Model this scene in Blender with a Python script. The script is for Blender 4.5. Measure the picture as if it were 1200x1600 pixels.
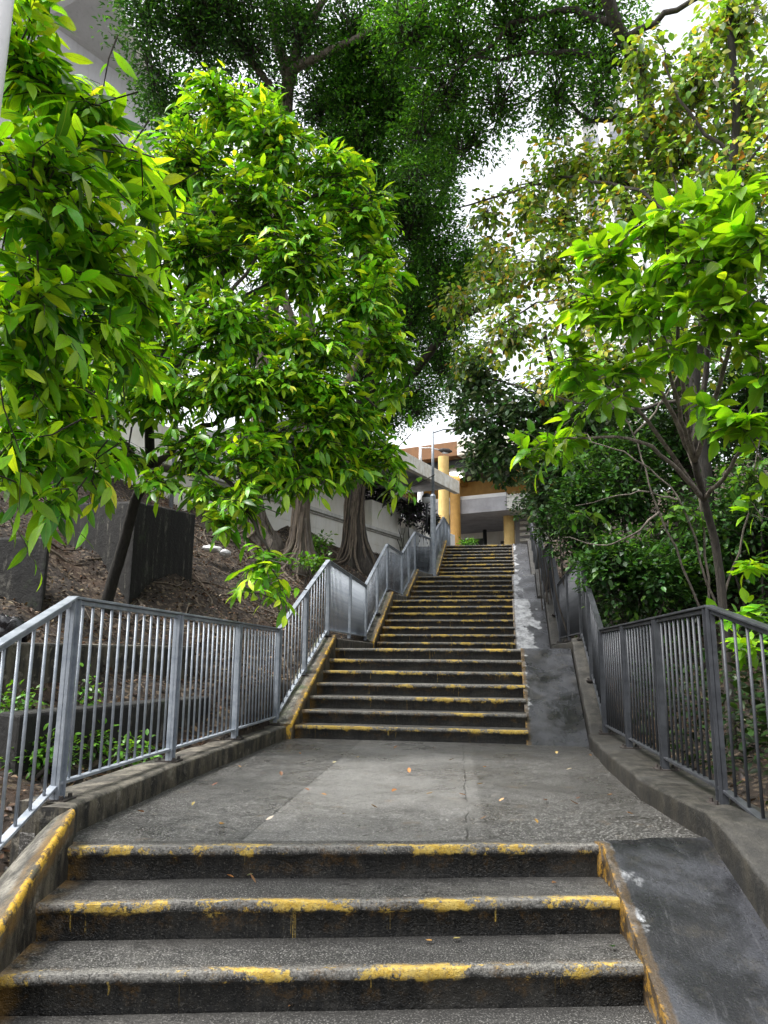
import bpy, math, random
import numpy as np
from mathutils import Vector, Matrix
random.seed(7); RNG = np.random.default_rng(11)
for o in list(bpy.data.objects): bpy.data.objects.remove(o)
SC = bpy.context.scene
COL = SC.collection
# ------------------------------------------------------------------ camera
CAM = np.array([2.061, -3.676, 0.898]); PITCH, YAW, ROLL, FPX = 0.1929, 0.1626, 0.0078, 1146.9
_c, _s = math.cos(YAW), math.sin(YAW)
FWD = np.array([-_s*math.cos(PITCH), _c*math.cos(PITCH), math.sin(PITCH)])
RGT = np.array([_c, _s, 0.0]); UPV = np.cross(RGT, FWD)
cr, sr = math.cos(ROLL), math.sin(ROLL)
cx_, cy_ = RGT*cr+UPV*sr, -RGT*sr+UPV*cr
cam = bpy.data.objects.new('camera', bpy.data.cameras.new('camera')); COL.objects.link(cam)
M = Matrix.Identity(4)
for i in range(3):
    M[i][0], M[i][1], M[i][2], M[i][3] = cx_[i], cy_[i], -FWD[i], CAM[i]
cam.matrix_world = M
cam.data.sensor_fit = 'VERTICAL'; cam.data.sensor_height = 24; cam.data.lens = 24*FPX/1600
cam.data.clip_start = .05; cam.data.clip_end = 2000
SC.camera = cam
def at(u, v, D):
    """real-world point seen at photo pixel u,v at depth D metres"""
    return CAM + (cx_*(u-600)/FPX - cy_*(v-800)/FPX + FWD)*D
# ------------------------------------------------------------------ sky, sun, exposure
SUN_EL, SUN_AZ = math.radians(60), math.radians(-112)    # azimuth from +Y: high, from the left and a little behind
w = bpy.data.worlds.new('World'); SC.world = w; w.use_nodes = True
wn = w.node_tree; wn.nodes.clear()
sky = wn.nodes.new('ShaderNodeTexSky'); sky.sky_type = 'NISHITA'; sky.sun_disc = False
sky.sun_elevation = SUN_EL; sky.sun_rotation = SUN_AZ; sky.dust_density = 4; sky.air_density = 1.2
hs = wn.nodes.new('ShaderNodeHueSaturation'); hs.inputs['Saturation'].default_value = .18; hs.inputs['Value'].default_value = 1.35
bg = wn.nodes.new('ShaderNodeBackground'); bg.inputs['Strength'].default_value = .15
wo = wn.nodes.new('ShaderNodeOutputWorld')
wn.links.new(sky.outputs[0], hs.inputs['Color']); wn.links.new(hs.outputs[0], bg.inputs[0]); wn.links.new(bg.outputs[0], wo.inputs[0])
sl = bpy.data.lights.new('sun', 'SUN'); sl.energy = 1.5; sl.angle = math.radians(12); sl.color = (1, .97, .92)
so = bpy.data.objects.new('sun', sl); COL.objects.link(so)
sd = Vector((math.sin(SUN_AZ)*math.cos(SUN_EL), math.cos(SUN_AZ)*math.cos(SUN_EL), math.sin(SUN_EL)))
so.rotation_euler = sd.to_track_quat('Z', 'Y').to_euler()
SC.view_settings.view_transform = 'Standard'; SC.view_settings.look = 'None'
SC.view_settings.exposure = 1.2; SC.view_settings.gamma = 1
SC.cycles.max_bounces = 8; SC.cycles.transparent_max_bounces = 4

# ------------------------------------------------------------------ node helper
class NT:
    def __init__(s, name):
        s.m = bpy.data.materials.new(name); s.m.use_nodes = True; s.t = s.m.node_tree; s.t.nodes.clear()
        s.out = s.t.nodes.new('ShaderNodeOutputMaterial')
    def put(s, sock, v):
        if isinstance(v, bpy.types.NodeSocket): s.t.links.new(v, sock)
        elif v is not None:
            if isinstance(v, (tuple, list)) and len(v) == 3 and sock.type == 'RGBA': v = (*v, 1)
            sock.default_value = v
    def node(s, ty, ins={}, **at_):
        n = s.t.nodes.new(ty)
        for k, v in at_.items(): setattr(n, k, v)
        for k, v in ins.items(): s.put(n.inputs[k], v)
        return n
    def math(s, op, a, b=None, c=None, clamp=False):
        n = s.t.nodes.new('ShaderNodeMath'); n.operation = op; n.use_clamp = clamp
        s.put(n.inputs[0], a)
        if b is not None: s.put(n.inputs[1], b)
        if c is not None: s.put(n.inputs[2], c)
        return n.outputs[0]
    def mix(s, f, a, b, mode='MIX'):
        n = s.t.nodes.new('ShaderNodeMix'); n.data_type = 'RGBA'; n.blend_type = mode
        s.put(n.inputs[0], f); s.put(n.inputs[6], a); s.put(n.inputs[7], b); return n.outputs[2]
    def coord(s, kind='Object', scale=(1, 1, 1), off=None):
        if kind == 'Pos': c = s.t.nodes.new('ShaderNodeNewGeometry').outputs['Position']
        else: c = s.t.nodes.new('ShaderNodeTexCoord').outputs[kind]
        if off is not None:
            a = s.t.nodes.new('ShaderNodeVectorMath'); a.operation = 'ADD'; s.put(a.inputs[0], c); s.put(a.inputs[1], off); c = a.outputs[0]
        mp = s.t.nodes.new('ShaderNodeMapping'); mp.inputs['Scale'].default_value = scale
        s.t.links.new(c, mp.inputs[0]); return mp.outputs[0]
    def rnd(s): return s.t.nodes.new('ShaderNodeObjectInfo').outputs['Random']
    def noise(s, co, scale=5, detail=6, rough=.6, dist=0):
        n = s.node('ShaderNodeTexNoise', {'Vector': co, 'Scale': scale, 'Detail': detail, 'Roughness': rough, 'Distortion': dist}); return n.outputs['Fac']
    def step(s, v, lo, hi, a=0., b=1.):
        n = s.t.nodes.new('ShaderNodeMapRange'); n.clamp = True
        s.put(n.inputs[0], v); n.inputs[1].default_value = lo; n.inputs[2].default_value = hi; n.inputs[3].default_value = a; n.inputs[4].default_value = b
        return n.outputs[0]
    def sep(s, v):
        n = s.t.nodes.new('ShaderNodeSeparateXYZ'); s.t.links.new(v, n.inputs[0]); return n.outputs
    def bump(s, h, strength=.4, dist=.01):
        return s.node('ShaderNodeBump', {'Height': h, 'Strength': strength, 'Distance': dist}).outputs[0]
    def fin(s, col, rough=.6, normal=None, metal=0., spec=.5):
        b = s.node('ShaderNodeBsdfPrincipled', {'Base Color': col, 'Roughness': rough, 'Metallic': metal, 'Specular IOR Level': spec})
        if normal is not None: s.t.links.new(normal, b.inputs['Normal'])
        s.t.links.new(b.outputs[0], s.out.inputs[0]); return s.m
# ------------------------------------------------------------------ materials
def rndvec(n):
    r = n.rnd(); c = n.node('ShaderNodeCombineXYZ', {0: n.math('MULTIPLY', r, 37.), 1: n.math('MULTIPLY', r, 91.), 2: n.math('MULTIPLY', r, 53.)})
    return c.outputs[0]
YEL = (.50, .315, .035)
def mat_step():
    n = NT('worn_step_concrete'); off = rndvec(n); rn = n.rnd(); cov = n.sep(n.node('ShaderNodeObjectInfo').outputs['Color'])[0]
    uv = n.node('ShaderNodeTexCoord').outputs['UV']; s = n.sep(uv); u, v = s[0], s[1]
    P = n.coord('Object', (1, 1, 1), off)
    big = n.noise(P, 1.5, 5, .6, .5); fine = n.noise(P, 65, 4, .75); mid = n.noise(P, 10, 8, .75)
    speck = n.noise(P, 130, 2, .6); pit = n.node('ShaderNodeTexVoronoi', {'Vector': P, 'Scale': 75}).outputs['Distance']
    br = n.noise(n.coord('Object', (4, 60, 1), off), 2, 4, .7)
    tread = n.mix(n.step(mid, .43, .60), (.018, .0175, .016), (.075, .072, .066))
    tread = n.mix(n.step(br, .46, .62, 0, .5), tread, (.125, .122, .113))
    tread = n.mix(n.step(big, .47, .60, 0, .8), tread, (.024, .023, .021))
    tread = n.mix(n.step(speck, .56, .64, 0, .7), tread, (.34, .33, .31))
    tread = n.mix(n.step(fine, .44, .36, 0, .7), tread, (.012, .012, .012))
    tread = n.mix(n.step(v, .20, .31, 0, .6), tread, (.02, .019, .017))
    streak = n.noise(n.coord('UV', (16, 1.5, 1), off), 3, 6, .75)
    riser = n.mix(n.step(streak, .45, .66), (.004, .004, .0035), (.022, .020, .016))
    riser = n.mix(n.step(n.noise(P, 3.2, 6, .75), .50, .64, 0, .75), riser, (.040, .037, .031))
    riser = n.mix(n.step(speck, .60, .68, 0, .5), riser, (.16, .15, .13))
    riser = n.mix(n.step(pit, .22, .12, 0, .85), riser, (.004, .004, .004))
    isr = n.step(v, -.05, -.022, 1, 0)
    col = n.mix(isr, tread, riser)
    wob = n.math('MULTIPLY_ADD', mid, .09, -.045); vv = n.math('ADD', v, wob)
    nose = n.math('MULTIPLY', n.step(vv, -.034, -.018), n.step(vv, .02, .055, 1, 0))
    col = n.mix(n.math('MULTIPLY', nose, n.step(fine, .38, .58, .15, .85)), col, (.25, .24, .215))
    pn = n.noise(n.coord('UV', (1, 2, 1), off), 2.3, 4, .6, .4); pf = n.noise(P, 38, 6, .8); pm2 = n.noise(P, 9, 5, .7)
    pm = n.math('ADD', n.math('ADD', n.math('MULTIPLY', pn, .48), n.math('MULTIPLY', pf, .32)), n.math('MULTIPLY', pm2, .20))
    pm = n.math('ADD', pm, n.math('MULTIPLY_ADD', rn, .03, -.02)); pm = n.math('ADD', pm, cov)
    vp = n.math('ADD', v, n.math('MULTIPLY_ADD', pm2, .12, -.06))
    band = n.math('MULTIPLY', n.step(vp, -.046, -.030), n.step(vp, .026, .05, 1, 0))
    paint = n.math('MULTIPLY', n.step(pm, .505, .530), band)
    dr = n.noise(n.coord('UV', (38, .35, 1), off), 1.3, 3, .6, .3); dl = n.noise(n.coord('UV', (15, 0, 1), off), 1, 1)
    dm = n.noise(n.coord('UV', (2.6, 0, 1), off), 1.7, 2)
    drip = n.math('MULTIPLY', n.math('MULTIPLY', n.step(dr, .63, .66), n.step(dm, .53, .57)), n.math('GREATER_THAN', v, n.math('MULTIPLY_ADD', dl, -.34, .06)))
    drip = n.math('MULTIPLY', drip, n.math('MULTIPLY', n.step(v, -.03, -.036), n.step(pf, .42, .5)))
    paint = n.math('MAXIMUM', paint, n.math('MULTIPLY', drip, .7))
    yc = n.mix(n.step(n.noise(P, 26, 5, .8), .42, .62), YEL, (.62, .46, .12))
    yc = n.mix(n.step(speck, .56, .64, 0, .55), yc, (.22, .15, .04)); yc = n.mix(n.step(mid, .52, .62, 0, .45), yc, (.30, .24, .12))
    rust = n.math('MULTIPLY', n.step(pm2, .50, .62, 0, .5), n.math('MULTIPLY', n.step(vp, -.13, -.04), n.step(vp, .04, .08, 1, 0)))
    col = n.mix(n.math('MULTIPLY', rust, n.step(pf, .44, .56)), col, (.17, .085, .010))
    endm = n.math('MULTIPLY', n.step(u, .0, .14, .7, 0), n.step(mid, .42, .55)); col = n.mix(endm, col, (.30, .16, .02))
    col = n.mix(paint, col, yc)
    h = n.math('ADD', n.math('ADD', n.math('MULTIPLY', mid, .6), n.math('MULTIPLY', fine, .5)), n.math('MULTIPLY', n.step(pit, .0, .25), .25))
    return n.fin(col, n.step(big, .36, .62, .28, .75), n.bump(h, .8, .022))
def mat_landing():
    n = NT('wet_brushed_concrete'); P = n.coord('Object'); s = n.sep(n.coord('Pos'))
    big = n.noise(P, .8, 6, .65, .8); mid = n.noise(P, 8, 9, .78); speck = n.noise(P, 110, 2, .6); fine = n.noise(P, 50, 4, .75)
    br = n.noise(n.coord('Object', (3, 42, 1)), 2, 5, .75)
    col = n.mix(n.step(mid, .43, .58), (.015, .0145, .0135), (.090, .088, .082))
    col = n.mix(n.step(br, .44, .62, 0, .6), col, (.12, .117, .11))
    xb = n.math('ADD', s[0], n.math('MULTIPLY', s[1], .062))
    jit = n.math('MULTIPLY_ADD', n.noise(P, 4, 6, .8), .12, -.06); xj = n.math('ADD', xb, jit)
    bay = n.math('MULTIPLY', n.step(xb, .752, .768), n.step(xj, 1.93, 1.97, 1, 0))
    col = n.mix(n.math('MULTIPLY', bay, .5), col, (.20, .195, .185))
    col = n.mix(n.step(big, .47, .62, 0, .7), col, (.036, .035, .032))
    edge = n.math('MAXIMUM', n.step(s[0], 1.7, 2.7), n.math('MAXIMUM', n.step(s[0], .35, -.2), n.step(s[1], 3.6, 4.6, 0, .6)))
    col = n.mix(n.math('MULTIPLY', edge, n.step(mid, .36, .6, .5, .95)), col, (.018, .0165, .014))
    col = n.mix(n.step(speck, .55, .63, 0, .75), col, (.40, .39, .37))
    col = n.mix(n.step(fine, .44, .36, 0, .8), col, (.016, .016, .015))
    col = n.mix(n.step(n.noise(P, 5.5, 6, .75), .60, .68, 0, .5), col, (.14, .10, .06))
    crack = n.math('ABSOLUTE', n.math('ADD', n.math('SUBTRACT', xb, 1.87), n.math('MULTIPLY_ADD', n.noise(P, 3, 6, .7), .10, -.05)))
    brk = n.step(n.noise(P, 2.2, 4), .42, .5)
    col = n.mix(n.math('MULTIPLY', n.step(crack, .002, .006, .9, 0), brk), col, (.006, .006, .006))
    j2 = n.math('ABSOLUTE', n.math('SUBTRACT', xb, .755)); col = n.mix(n.step(j2, .002, .006, .7, 0), col, (.012, .012, .012))
    h = n.math('ADD', n.math('MULTIPLY', mid, .5), n.math('ADD', n.math('MULTIPLY', br, .6), n.math('ADD', n.math('MULTIPLY', speck, .3), n.math('MULTIPLY', fine, .5))))
    return n.fin(col, n.step(n.noise(P, 1.5, 6, .65, .5), .38, .62, .22, .62), n.bump(h, .7, .016))
def mat_kerb(name, pale, moss, yellow):
    """UV.x = metres across from the stair edge, UV.y metres along"""
    n = NT(name); P = n.coord('Object'); uv = n.sep(n.node('ShaderNodeTexCoord').outputs['UV'])
    mid = n.noise(P, 8, 8, .72); big = n.noise(P, 1.7, 5, .6, .4); fine = n.noise(P, 70, 3, .6)
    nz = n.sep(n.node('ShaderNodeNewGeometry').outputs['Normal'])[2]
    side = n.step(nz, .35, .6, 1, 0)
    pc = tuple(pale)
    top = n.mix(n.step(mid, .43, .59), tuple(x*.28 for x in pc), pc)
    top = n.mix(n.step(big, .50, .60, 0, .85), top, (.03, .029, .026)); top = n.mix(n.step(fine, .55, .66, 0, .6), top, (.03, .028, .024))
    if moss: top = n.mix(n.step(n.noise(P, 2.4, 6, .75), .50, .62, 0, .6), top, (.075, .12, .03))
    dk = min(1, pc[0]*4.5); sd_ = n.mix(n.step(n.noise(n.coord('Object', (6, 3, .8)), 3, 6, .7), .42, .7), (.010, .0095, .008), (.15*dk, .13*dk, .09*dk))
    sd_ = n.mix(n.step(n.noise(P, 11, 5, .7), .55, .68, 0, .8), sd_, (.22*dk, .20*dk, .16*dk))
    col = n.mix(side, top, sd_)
    if yellow:
        e = n.math('ADD', uv[0], n.math('MULTIPLY_ADD', n.noise(P, 28, 4, .7), .05, -.025))
        band = n.math('MULTIPLY', n.step(e, .016, .030, 1, 0), n.step(e, -.040, -.025))
        pm = n.math('MULTIPLY', band, n.step(n.noise(P, 11, 7, .85), .47, .52))
        rust = n.math('MULTIPLY', n.step(e, .06, .09, 1, 0), n.step(e, -.11, -.07))
        col = n.mix(n.math('MULTIPLY', rust, n.step(mid, .42, .58, .1, .8)), col, (.16, .09, .02))
        col = n.mix(pm, col, n.mix(n.step(fine, .4, .6), YEL, (.62, .36, .03)))
    return n.fin(col, n.step(big, .3, .7, .5, .8), n.bump(n.math('ADD', mid, n.math('MULTIPLY', fine, .3)), .7, .02))
def mat_ramp():
    """UV.x = metres from the stair edge; object colour alpha sets how much pale render shows"""
    n = NT('smooth_cement_ramp'); off = rndvec(n); P = n.coord('Object', (1, 1, 1), off)
    uv = n.sep(n.node('ShaderNodeTexCoord').outputs['UV'])
    oc = n.sep(n.node('ShaderNodeObjectInfo').outputs['Color'])
    big = n.noise(P, 2.2, 6, .62, .5); mid = n.noise(P, 8, 7, .7); fine = n.noise(P, 60, 3)
    col = n.mix(n.step(big, .42, .58), (.011, .0115, .013), (.046, .048, .055))
    col = n.mix(n.step(mid, .54, .7, 0, .35), col, (.075, .066, .05))
    scr = n.noise(P, 14, 8, .8, .3)
    col = n.mix(n.step(scr, .60, .72, 0, .22), col, (.22, .22, .22))
    e = n.math('SUBTRACT', n.math('MULTIPLY_ADD', n.noise(P, 3.2, 5, .55, .1), 1.0, oc[0]), n.math('MULTIPLY', uv[0], 1.1))
    white = n.step(e, .53, .575)
    col = n.mix(n.math('MULTIPLY', white, n.step(mid, .36, .6, .25, 1)), col, (.42, .43, .44))
    ed = n.math('ADD', uv[0], n.math('MULTIPLY_ADD', n.noise(P, 22, 4, .7), .05, -.025))
    yb = n.math('MULTIPLY', n.step(ed, .000, .014, 1, 0), n.step(n.noise(P, 17, 5, .75), .50, .55))
    col = n.mix(n.step(ed, .035, .05, .8, 0), col, (.07, .045, .02))
    col = n.mix(n.math('MULTIPLY', yb, .8), col, (.36, .20, .03))
    gr = n.noise(P, 120, 3, .7); tro = n.noise(n.coord('Object', (22, 2.5, 2.5), off), 2.2, 5, .75, .6)
    col = n.mix(n.step(gr, .60, .68, 0, .3), col, (.11, .11, .115)); col = n.mix(n.step(gr, .44, .36, 0, .6), col, (.008, .008, .009))
    col = n.mix(n.step(tro, .56, .68, 0, .3), col, (.13, .13, .135))
    ck = n.math('ABSOLUTE', n.math('SUBTRACT', n.noise(P, 1.3, 6, .7), .5)); col = n.mix(n.step(ck, .0015, .005, .6, 0), col, (.01, .01, .01))
    return n.fin(col, n.step(n.noise(P, 3, 5), .38, .62, .18, .55), n.bump(n.math('ADD', n.math('MULTIPLY', mid, .7), n.math('ADD', n.math('MULTIPLY', fine, .4), n.math('MULTIPLY', gr, .25))), .55, .012))
def mat_metal(name, c1, c2):
    n = NT(name); P = n.coord('Object')
    a = n.noise(P, 9, 6, .7); b = n.noise(P, 55, 4, .7)
    col = n.mix(n.step(a, .35, .7), c1, c2); col = n.mix(n.step(b, .66, .74, 0, .7), col, (.06, .045, .035))
    return n.fin(col, n.step(a, .3, .7, .38, .62), n.bump(b, .15, .004), .3)
def mat_block():
    n = NT('blackened_concrete'); P = n.coord('Object'); st = n.noise(n.coord('Object', (5, 5, .45)), 2, 6, .72)
    mid = n.noise(P, 7, 7, .75)
    col = n.mix(n.step(st, .40, .62), (.003, .003, .003), (.012, .011, .009))
    col = n.mix(n.math('MULTIPLY', n.step(st, .54, .60), n.step(mid, .46, .58)), col, (.10, .095, .08))
    col = n.mix(n.step(n.noise(P, 2.3, 6, .7), .58, .68, 0, .5), col, (.03, .05, .015))
    return n.fin(col, .8, n.bump(mid, .8, .03))
def mat_plain(name, c, c2=None, rough=.7, sc=3, streak=0, bump=.2):
    n = NT(name); P = n.coord('Object'); a = n.noise(P, sc, 6, .65)
    c2 = c2 or tuple(x*.7 for x in c); col = n.mix(n.step(a, .35, .68), c2, c)
    if streak:
        q = n.noise(n.coord('Object', (4, 4, .35)), 3, 5, .7); col = n.mix(n.step(q, .53, .7, 0, streak), col, tuple(x*.35 for x in c))
    return n.fin(col, rough, n.bump(n.noise(P, 40, 3), bump, .01))
def mat_soil():
    n = NT('leaf_littered_soil'); P = n.coord('Pos')
    a = n.noise(P, 1.2, 6, .65, .3); b = n.noise(P, 14, 8, .75); v = n.node('ShaderNodeTexVoronoi', {'Vector': P, 'Scale': 26}).outputs['Color']
    s = n.sep(v)[0]
    col = n.mix(n.step(b, .35, .65), (.012, .009, .007), (.045, .031, .021))
    col = n.mix(n.step(a, .52, .66, 0, .7), col, (.075, .04, .02))
    col = n.mix(n.math('MULTIPLY', n.step(s, .72, .8), n.step(b, .3, .6)), col, (.16, .12, .08))
    return n.fin(col, .9, n.bump(n.math('ADD', b, n.math('MULTIPLY', s, .5)), 1., .06))
def mat_bark(name, c1, c2, vs=.25):
    n = NT(name); P = n.coord('Object'); st = n.noise(n.coord('Object', (9, 9, vs*4)), 3, 7, .72, .5); m = n.noise(P, 4, 5)
    col = n.mix(n.step(st, .35, .66), c1, c2); col = n.mix(n.step(m, .58, .7, 0, .5), col, (.05, .055, .03))
    return n.fin(col, .85, n.bump(st, .9, .03))
def mat_leaf(name, trans=.45, tint=(1.5, 1.25, .35), rough=.38, vein=True):
    n = NT(name)
    c = n.node('ShaderNodeAttribute', attribute_name='leafcol').outputs['Color']
    if vein:
        uv = n.sep(n.node('ShaderNodeTexCoord').outputs['UV'])
        d = n.math('ABSOLUTE', n.math('SUBTRACT', uv[0], .5))
        wv = n.math('SINE', n.math('MULTIPLY', n.math('SUBTRACT', uv[1], n.math('MULTIPLY', d, .5)), 62.))
        c = n.mix(n.step(wv, .72, .95, 0, .22), c, n.mix(1., c, (1.7, 1.6, 1.6), 'MULTIPLY'))
        c = n.mix(n.step(d, .012, .035, .6, 0), c, (.22, .30, .06))
    if vein:
        sp = n.noise(n.coord('Object'), 85, 3, .6); c = n.mix(n.step(sp, .66, .72, 0, .7), c, (.16, .10, .02)); c = n.mix(n.step(n.noise(n.coord('Object'), 22, 3), .5, .68, 0, .35), c, n.mix(1., c, (.55, .6, .7), 'MULTIPLY'))
    b = n.node('ShaderNodeBsdfPrincipled', {'Base Color': c, 'Roughness': rough, 'Specular IOR Level': .5})
    tcol = n.mix(1., c, tint, 'MULTIPLY')
    t = n.node('ShaderNodeBsdfTranslucent', {'Color': tcol})
    mx = n.node('ShaderNodeMixShader', {0: trans, 1: b.outputs[0], 2: t.outputs[0]})
    n.t.links.new(mx.outputs[0], n.out.inputs[0]); return n.m
def mat_glow(name, c, e):
    n = NT(name); b = n.node('ShaderNodeEmission', {'Color': c, 'Strength': e}); n.t.links.new(b.outputs[0], n.out.inputs[0]); return n.m
MS = dict(step=mat_step(), landing=mat_landing(), ramp=mat_ramp(),
    kerbL=mat_kerb('pale_kerb_concrete', (.26, .245, .205), True, True), kerbR=mat_kerb('shade_darkened_kerb_concrete', (.050, .046, .038), False, False),  # kerbR: shade of the right-hand trees is put into its dark colour
    kerbLp=mat_kerb('stained_kerb_concrete', (.20, .18, .145), False, False),
    steel=mat_metal('galvanised_steel', (.20, .23, .27), (.38, .41, .45)), steelR=mat_metal('shade_darkened_steel', (.035, .038, .044), (.075, .08, .09)),  # steelR: copy of the rail steel with tree shade painted into its tone
    rust=mat_plain('rusty_plate', (.05, .04, .035), (.02, .018, .016), .7, 12),
    block=mat_block(), wall=mat_plain('pale_render', (.86, .85, .81), (.78, .75, .67), .8, 2.2, .2),
    coping=mat_plain('white_coping', (.72, .72, .69), (.5, .49, .45), .7, 5, .3), tan=mat_plain('ochre_tile', (.58, .33, .08), (.46, .25, .06), .55, 4),
    tanl=mat_plain('ochre_column_paint', (.66, .47, .17), (.56, .37, .12), .55, 4, .3), brown=mat_plain('brown_soffit_paint', (.22, .10, .035), (.16, .075, .028), .7, 4, .3), soffit=mat_plain('grey_soffit', (.42, .42, .45), None, .8, 2),
    stain=mat_plain('rust_stained_fascia', (.82, .81, .76), (.60, .55, .45), .8, 5, .7), dark=mat_plain('dark_interior', (.03, .035, .04), None, .5),
    white=mat_plain('white_paint', (.78, .78, .78), (.68, .68, .68), .5), grey=mat_plain('grey_render', (.45, .45, .47), (.37, .37, .38), .85, 1.2, .3),
    tower=mat_plain('white_tower_render', (.80, .80, .80), (.75, .75, .75), .8), glass=mat_plain('window_glass', (.12, .15, .18), None, .15), paleglass=mat_plain('pale_window_glass', (.42, .45, .5), None, .3),
    soil=mat_soil(), bark=mat_bark('grey_bark', (.06, .048, .04), (.27, .23, .19)), black=mat_bark('wet_black_bark', (.008, .007, .006), (.03, .025, .02)), barkd=mat_bark('dark_bark', (.02, .017, .014), (.075, .062, .05)),
    root=mat_bark('root_bark', (.06, .045, .033), (.20, .16, .12)),
    leafA=mat_leaf('bright_broad_leaf', .50, (1.45, 1.25, .35), .34), leafB=mat_leaf('mid_broad_leaf', .45, (1.4, 1.2, .4), .36),
    leafC=mat_leaf('fine_fig_leaf', .40, (1.2, 1.15, .5), .42, False), leafE=mat_leaf('yellowing_leaf', .42, (1.3, 1.15, .5), .42, False),
    leafD=mat_leaf('dark_shrub_leaf', .3, (1.2, 1.2, .5), .42, False), leafP=mat_leaf('purple_shrub_leaf', .25, (1.1, 1., .8), .5, False),
    dry=mat_leaf('dry_leaf', .15, (1, 1, 1), .6, False), lampglass=mat_plain('frosted_glass', (.7, .72, .75), None, .2), bag=mat_plain('black_plastic', (.012, .012, .014), None, .25),
    paper=mat_plain('white_litter', (.75, .75, .74), None, .6), downlight=mat_glow('lit_downlight', (1, .97, .9), 3.))
# ------------------------------------------------------------------ mesh helpers
def mesh(name, V, F, mat, parent=None, smooth=False, uv=None, loc=None):
    me = bpy.data.meshes.new(name); me.from_pydata([tuple(map(float, v)) for v in V], [], [tuple(map(int, f)) for f in F])
    if mat is not None: me.materials.append(mat)
    if smooth: me.polygons.foreach_set('use_smooth', [True]*len(me.polygons))
    if uv is not None:
        l = me.uv_layers.new(name='UVMap'); li = np.empty(len(me.loops), int); me.loops.foreach_get('vertex_index', li)
        l.data.foreach_set('uv', np.asarray(uv, float)[li].ravel())
    me.update(); o = bpy.data.objects.new(name, me); COL.objects.link(o)
    if parent: o.parent = parent
    if loc is not None: o.location = loc
    return o
def fast(name, V, F, mat, parent=None, col=None, uv=None, smooth=True):
    """V (n,3), F list of arrays (m,k) ; numpy speed"""
    me = bpy.data.meshes.new(name); me.vertices.add(len(V)); me.vertices.foreach_set('co', np.asarray(V, np.float32).ravel())
    loops = np.concatenate([f.ravel() for f in F]); tot = np.concatenate([np.full(len(f), f.shape[1]) for f in F])
    st = np.concatenate([[0], np.cumsum(tot)[:-1]])
    me.loops.add(len(loops)); me.loops.foreach_set('vertex_index', loops.astype(np.int32))
    me.polygons.add(len(tot)); me.polygons.foreach_set('loop_start', st.astype(np.int32)); me.polygons.foreach_set('loop_total', tot.astype(np.int32))
    me.polygons.foreach_set('use_smooth', np.full(len(tot), smooth))
    if uv is not None:
        l = me.uv_layers.new(name='UVMap'); l.data.foreach_set('uv', np.asarray(uv, np.float32)[loops].ravel())
    if col is not None:
        a = me.attributes.new('leafcol', 'FLOAT_COLOR', 'POINT'); c = np.ones((len(V), 4), np.float32); c[:, :3] = col; a.data.foreach_set('color', c.ravel())
    me.update(calc_edges=True); me.validate()
    me.materials.append(mat); o = bpy.data.objects.new(name, me); COL.objects.link(o)
    if parent: o.parent = parent
    return o
class MB:
    def __init__(s): s.V = []; s.F = []; s.U = []
    def add(s, V, F, U=None):
        b = len(s.V); s.V += [tuple(v) for v in V]; s.F += [tuple(i+b for i in f) for f in F]; s.U += list(U) if U is not None else [(0, 0)]*len(V)
    def box(s, c, sz, ax=None):
        c = np.array(c, float); h = np.array(sz, float)/2; A = np.eye(3) if ax is None else np.array(ax, float)
        V = [c+A[0]*h[0]*i+A[1]*h[1]*j+A[2]*h[2]*k for i in (-1, 1) for j in (-1, 1) for k in (-1, 1)]
        s.add(V, [(0, 1, 3, 2), (4, 6, 7, 5), (0, 4, 5, 1), (2, 3, 7, 6), (0, 2, 6, 4), (1, 5, 7, 3)])
    def bar(s, a, b, w, h, up=(0, 0, 1)):
        """box beam a->b; w sideways, h along up"""
        a, b = np.array(a, float), np.array(b, float); d = b-a; L = np.linalg.norm(d); d /= L
        r = np.cross(d, up); r /= np.linalg.norm(r)+1e-9; u = np.cross(r, d)
        s.box((a+b)/2, (L, w, h), (d, r, u))
    def tube(s, P, R, n=8, cap=True, flute=0, fn=5, ph=0, jit=0):
        P = np.array(P, float); m = len(P); R = np.broadcast_to(np.array(R, float), (m,))
        T = np.gradient(P, axis=0) if m > 2 else np.array([P[1]-P[0]]*2); T /= np.linalg.norm(T, axis=1)[:, None]+1e-9
        ref = np.array([1., 0, 0]) if abs(T[0][0]) < .8 else np.array([0, 1., 0])
        V = []; b = len(s.V)
        for i in range(m):
            a = np.cross(T[i], ref); a /= np.linalg.norm(a)+1e-9; c = np.cross(T[i], a)
            for k in range(n):
                th = 2*math.pi*k/n; r = R[i]*(1+flute*math.sin(fn*th+ph+i*.18)+flute*.5*math.sin((2*fn+1)*th-i*.3+ph)+jit*random.uniform(-1, 1))
                V.append(P[i]+(a*math.cos(th)+c*math.sin(th))*r)
        F = [(i*n+k, i*n+(k+1) % n, (i+1)*n+(k+1) % n, (i+1)*n+k) for i in range(m-1) for k in range(n)]
        if cap: F += [tuple(range(n))[::-1], tuple((m-1)*n+k for k in range(n))]
        s.add(V, F)
    def build(s, name, mat, parent=None, smooth=False, uv=False, bevel=0):
        o = mesh(name, s.V, s.F, mat, parent, smooth, s.U if uv else None)
        if bevel:
            m = o.modifiers.new('b', 'BEVEL'); m.width = bevel; m.segments = 2; m.limit_method = 'ANGLE'
        return o
def tag(o, label=None, cat=None, group=None, kind=None):
    if label: o['label'] = label
    if cat: o['category'] = cat
    if group: o['group'] = group
    if kind: o['kind'] = kind
    return o
def empty(name, loc=(0, 0, 0)):
    o = bpy.data.objects.new(name, None); COL.objects.link(o); o.location = tuple(map(float, loc)); return o
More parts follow.
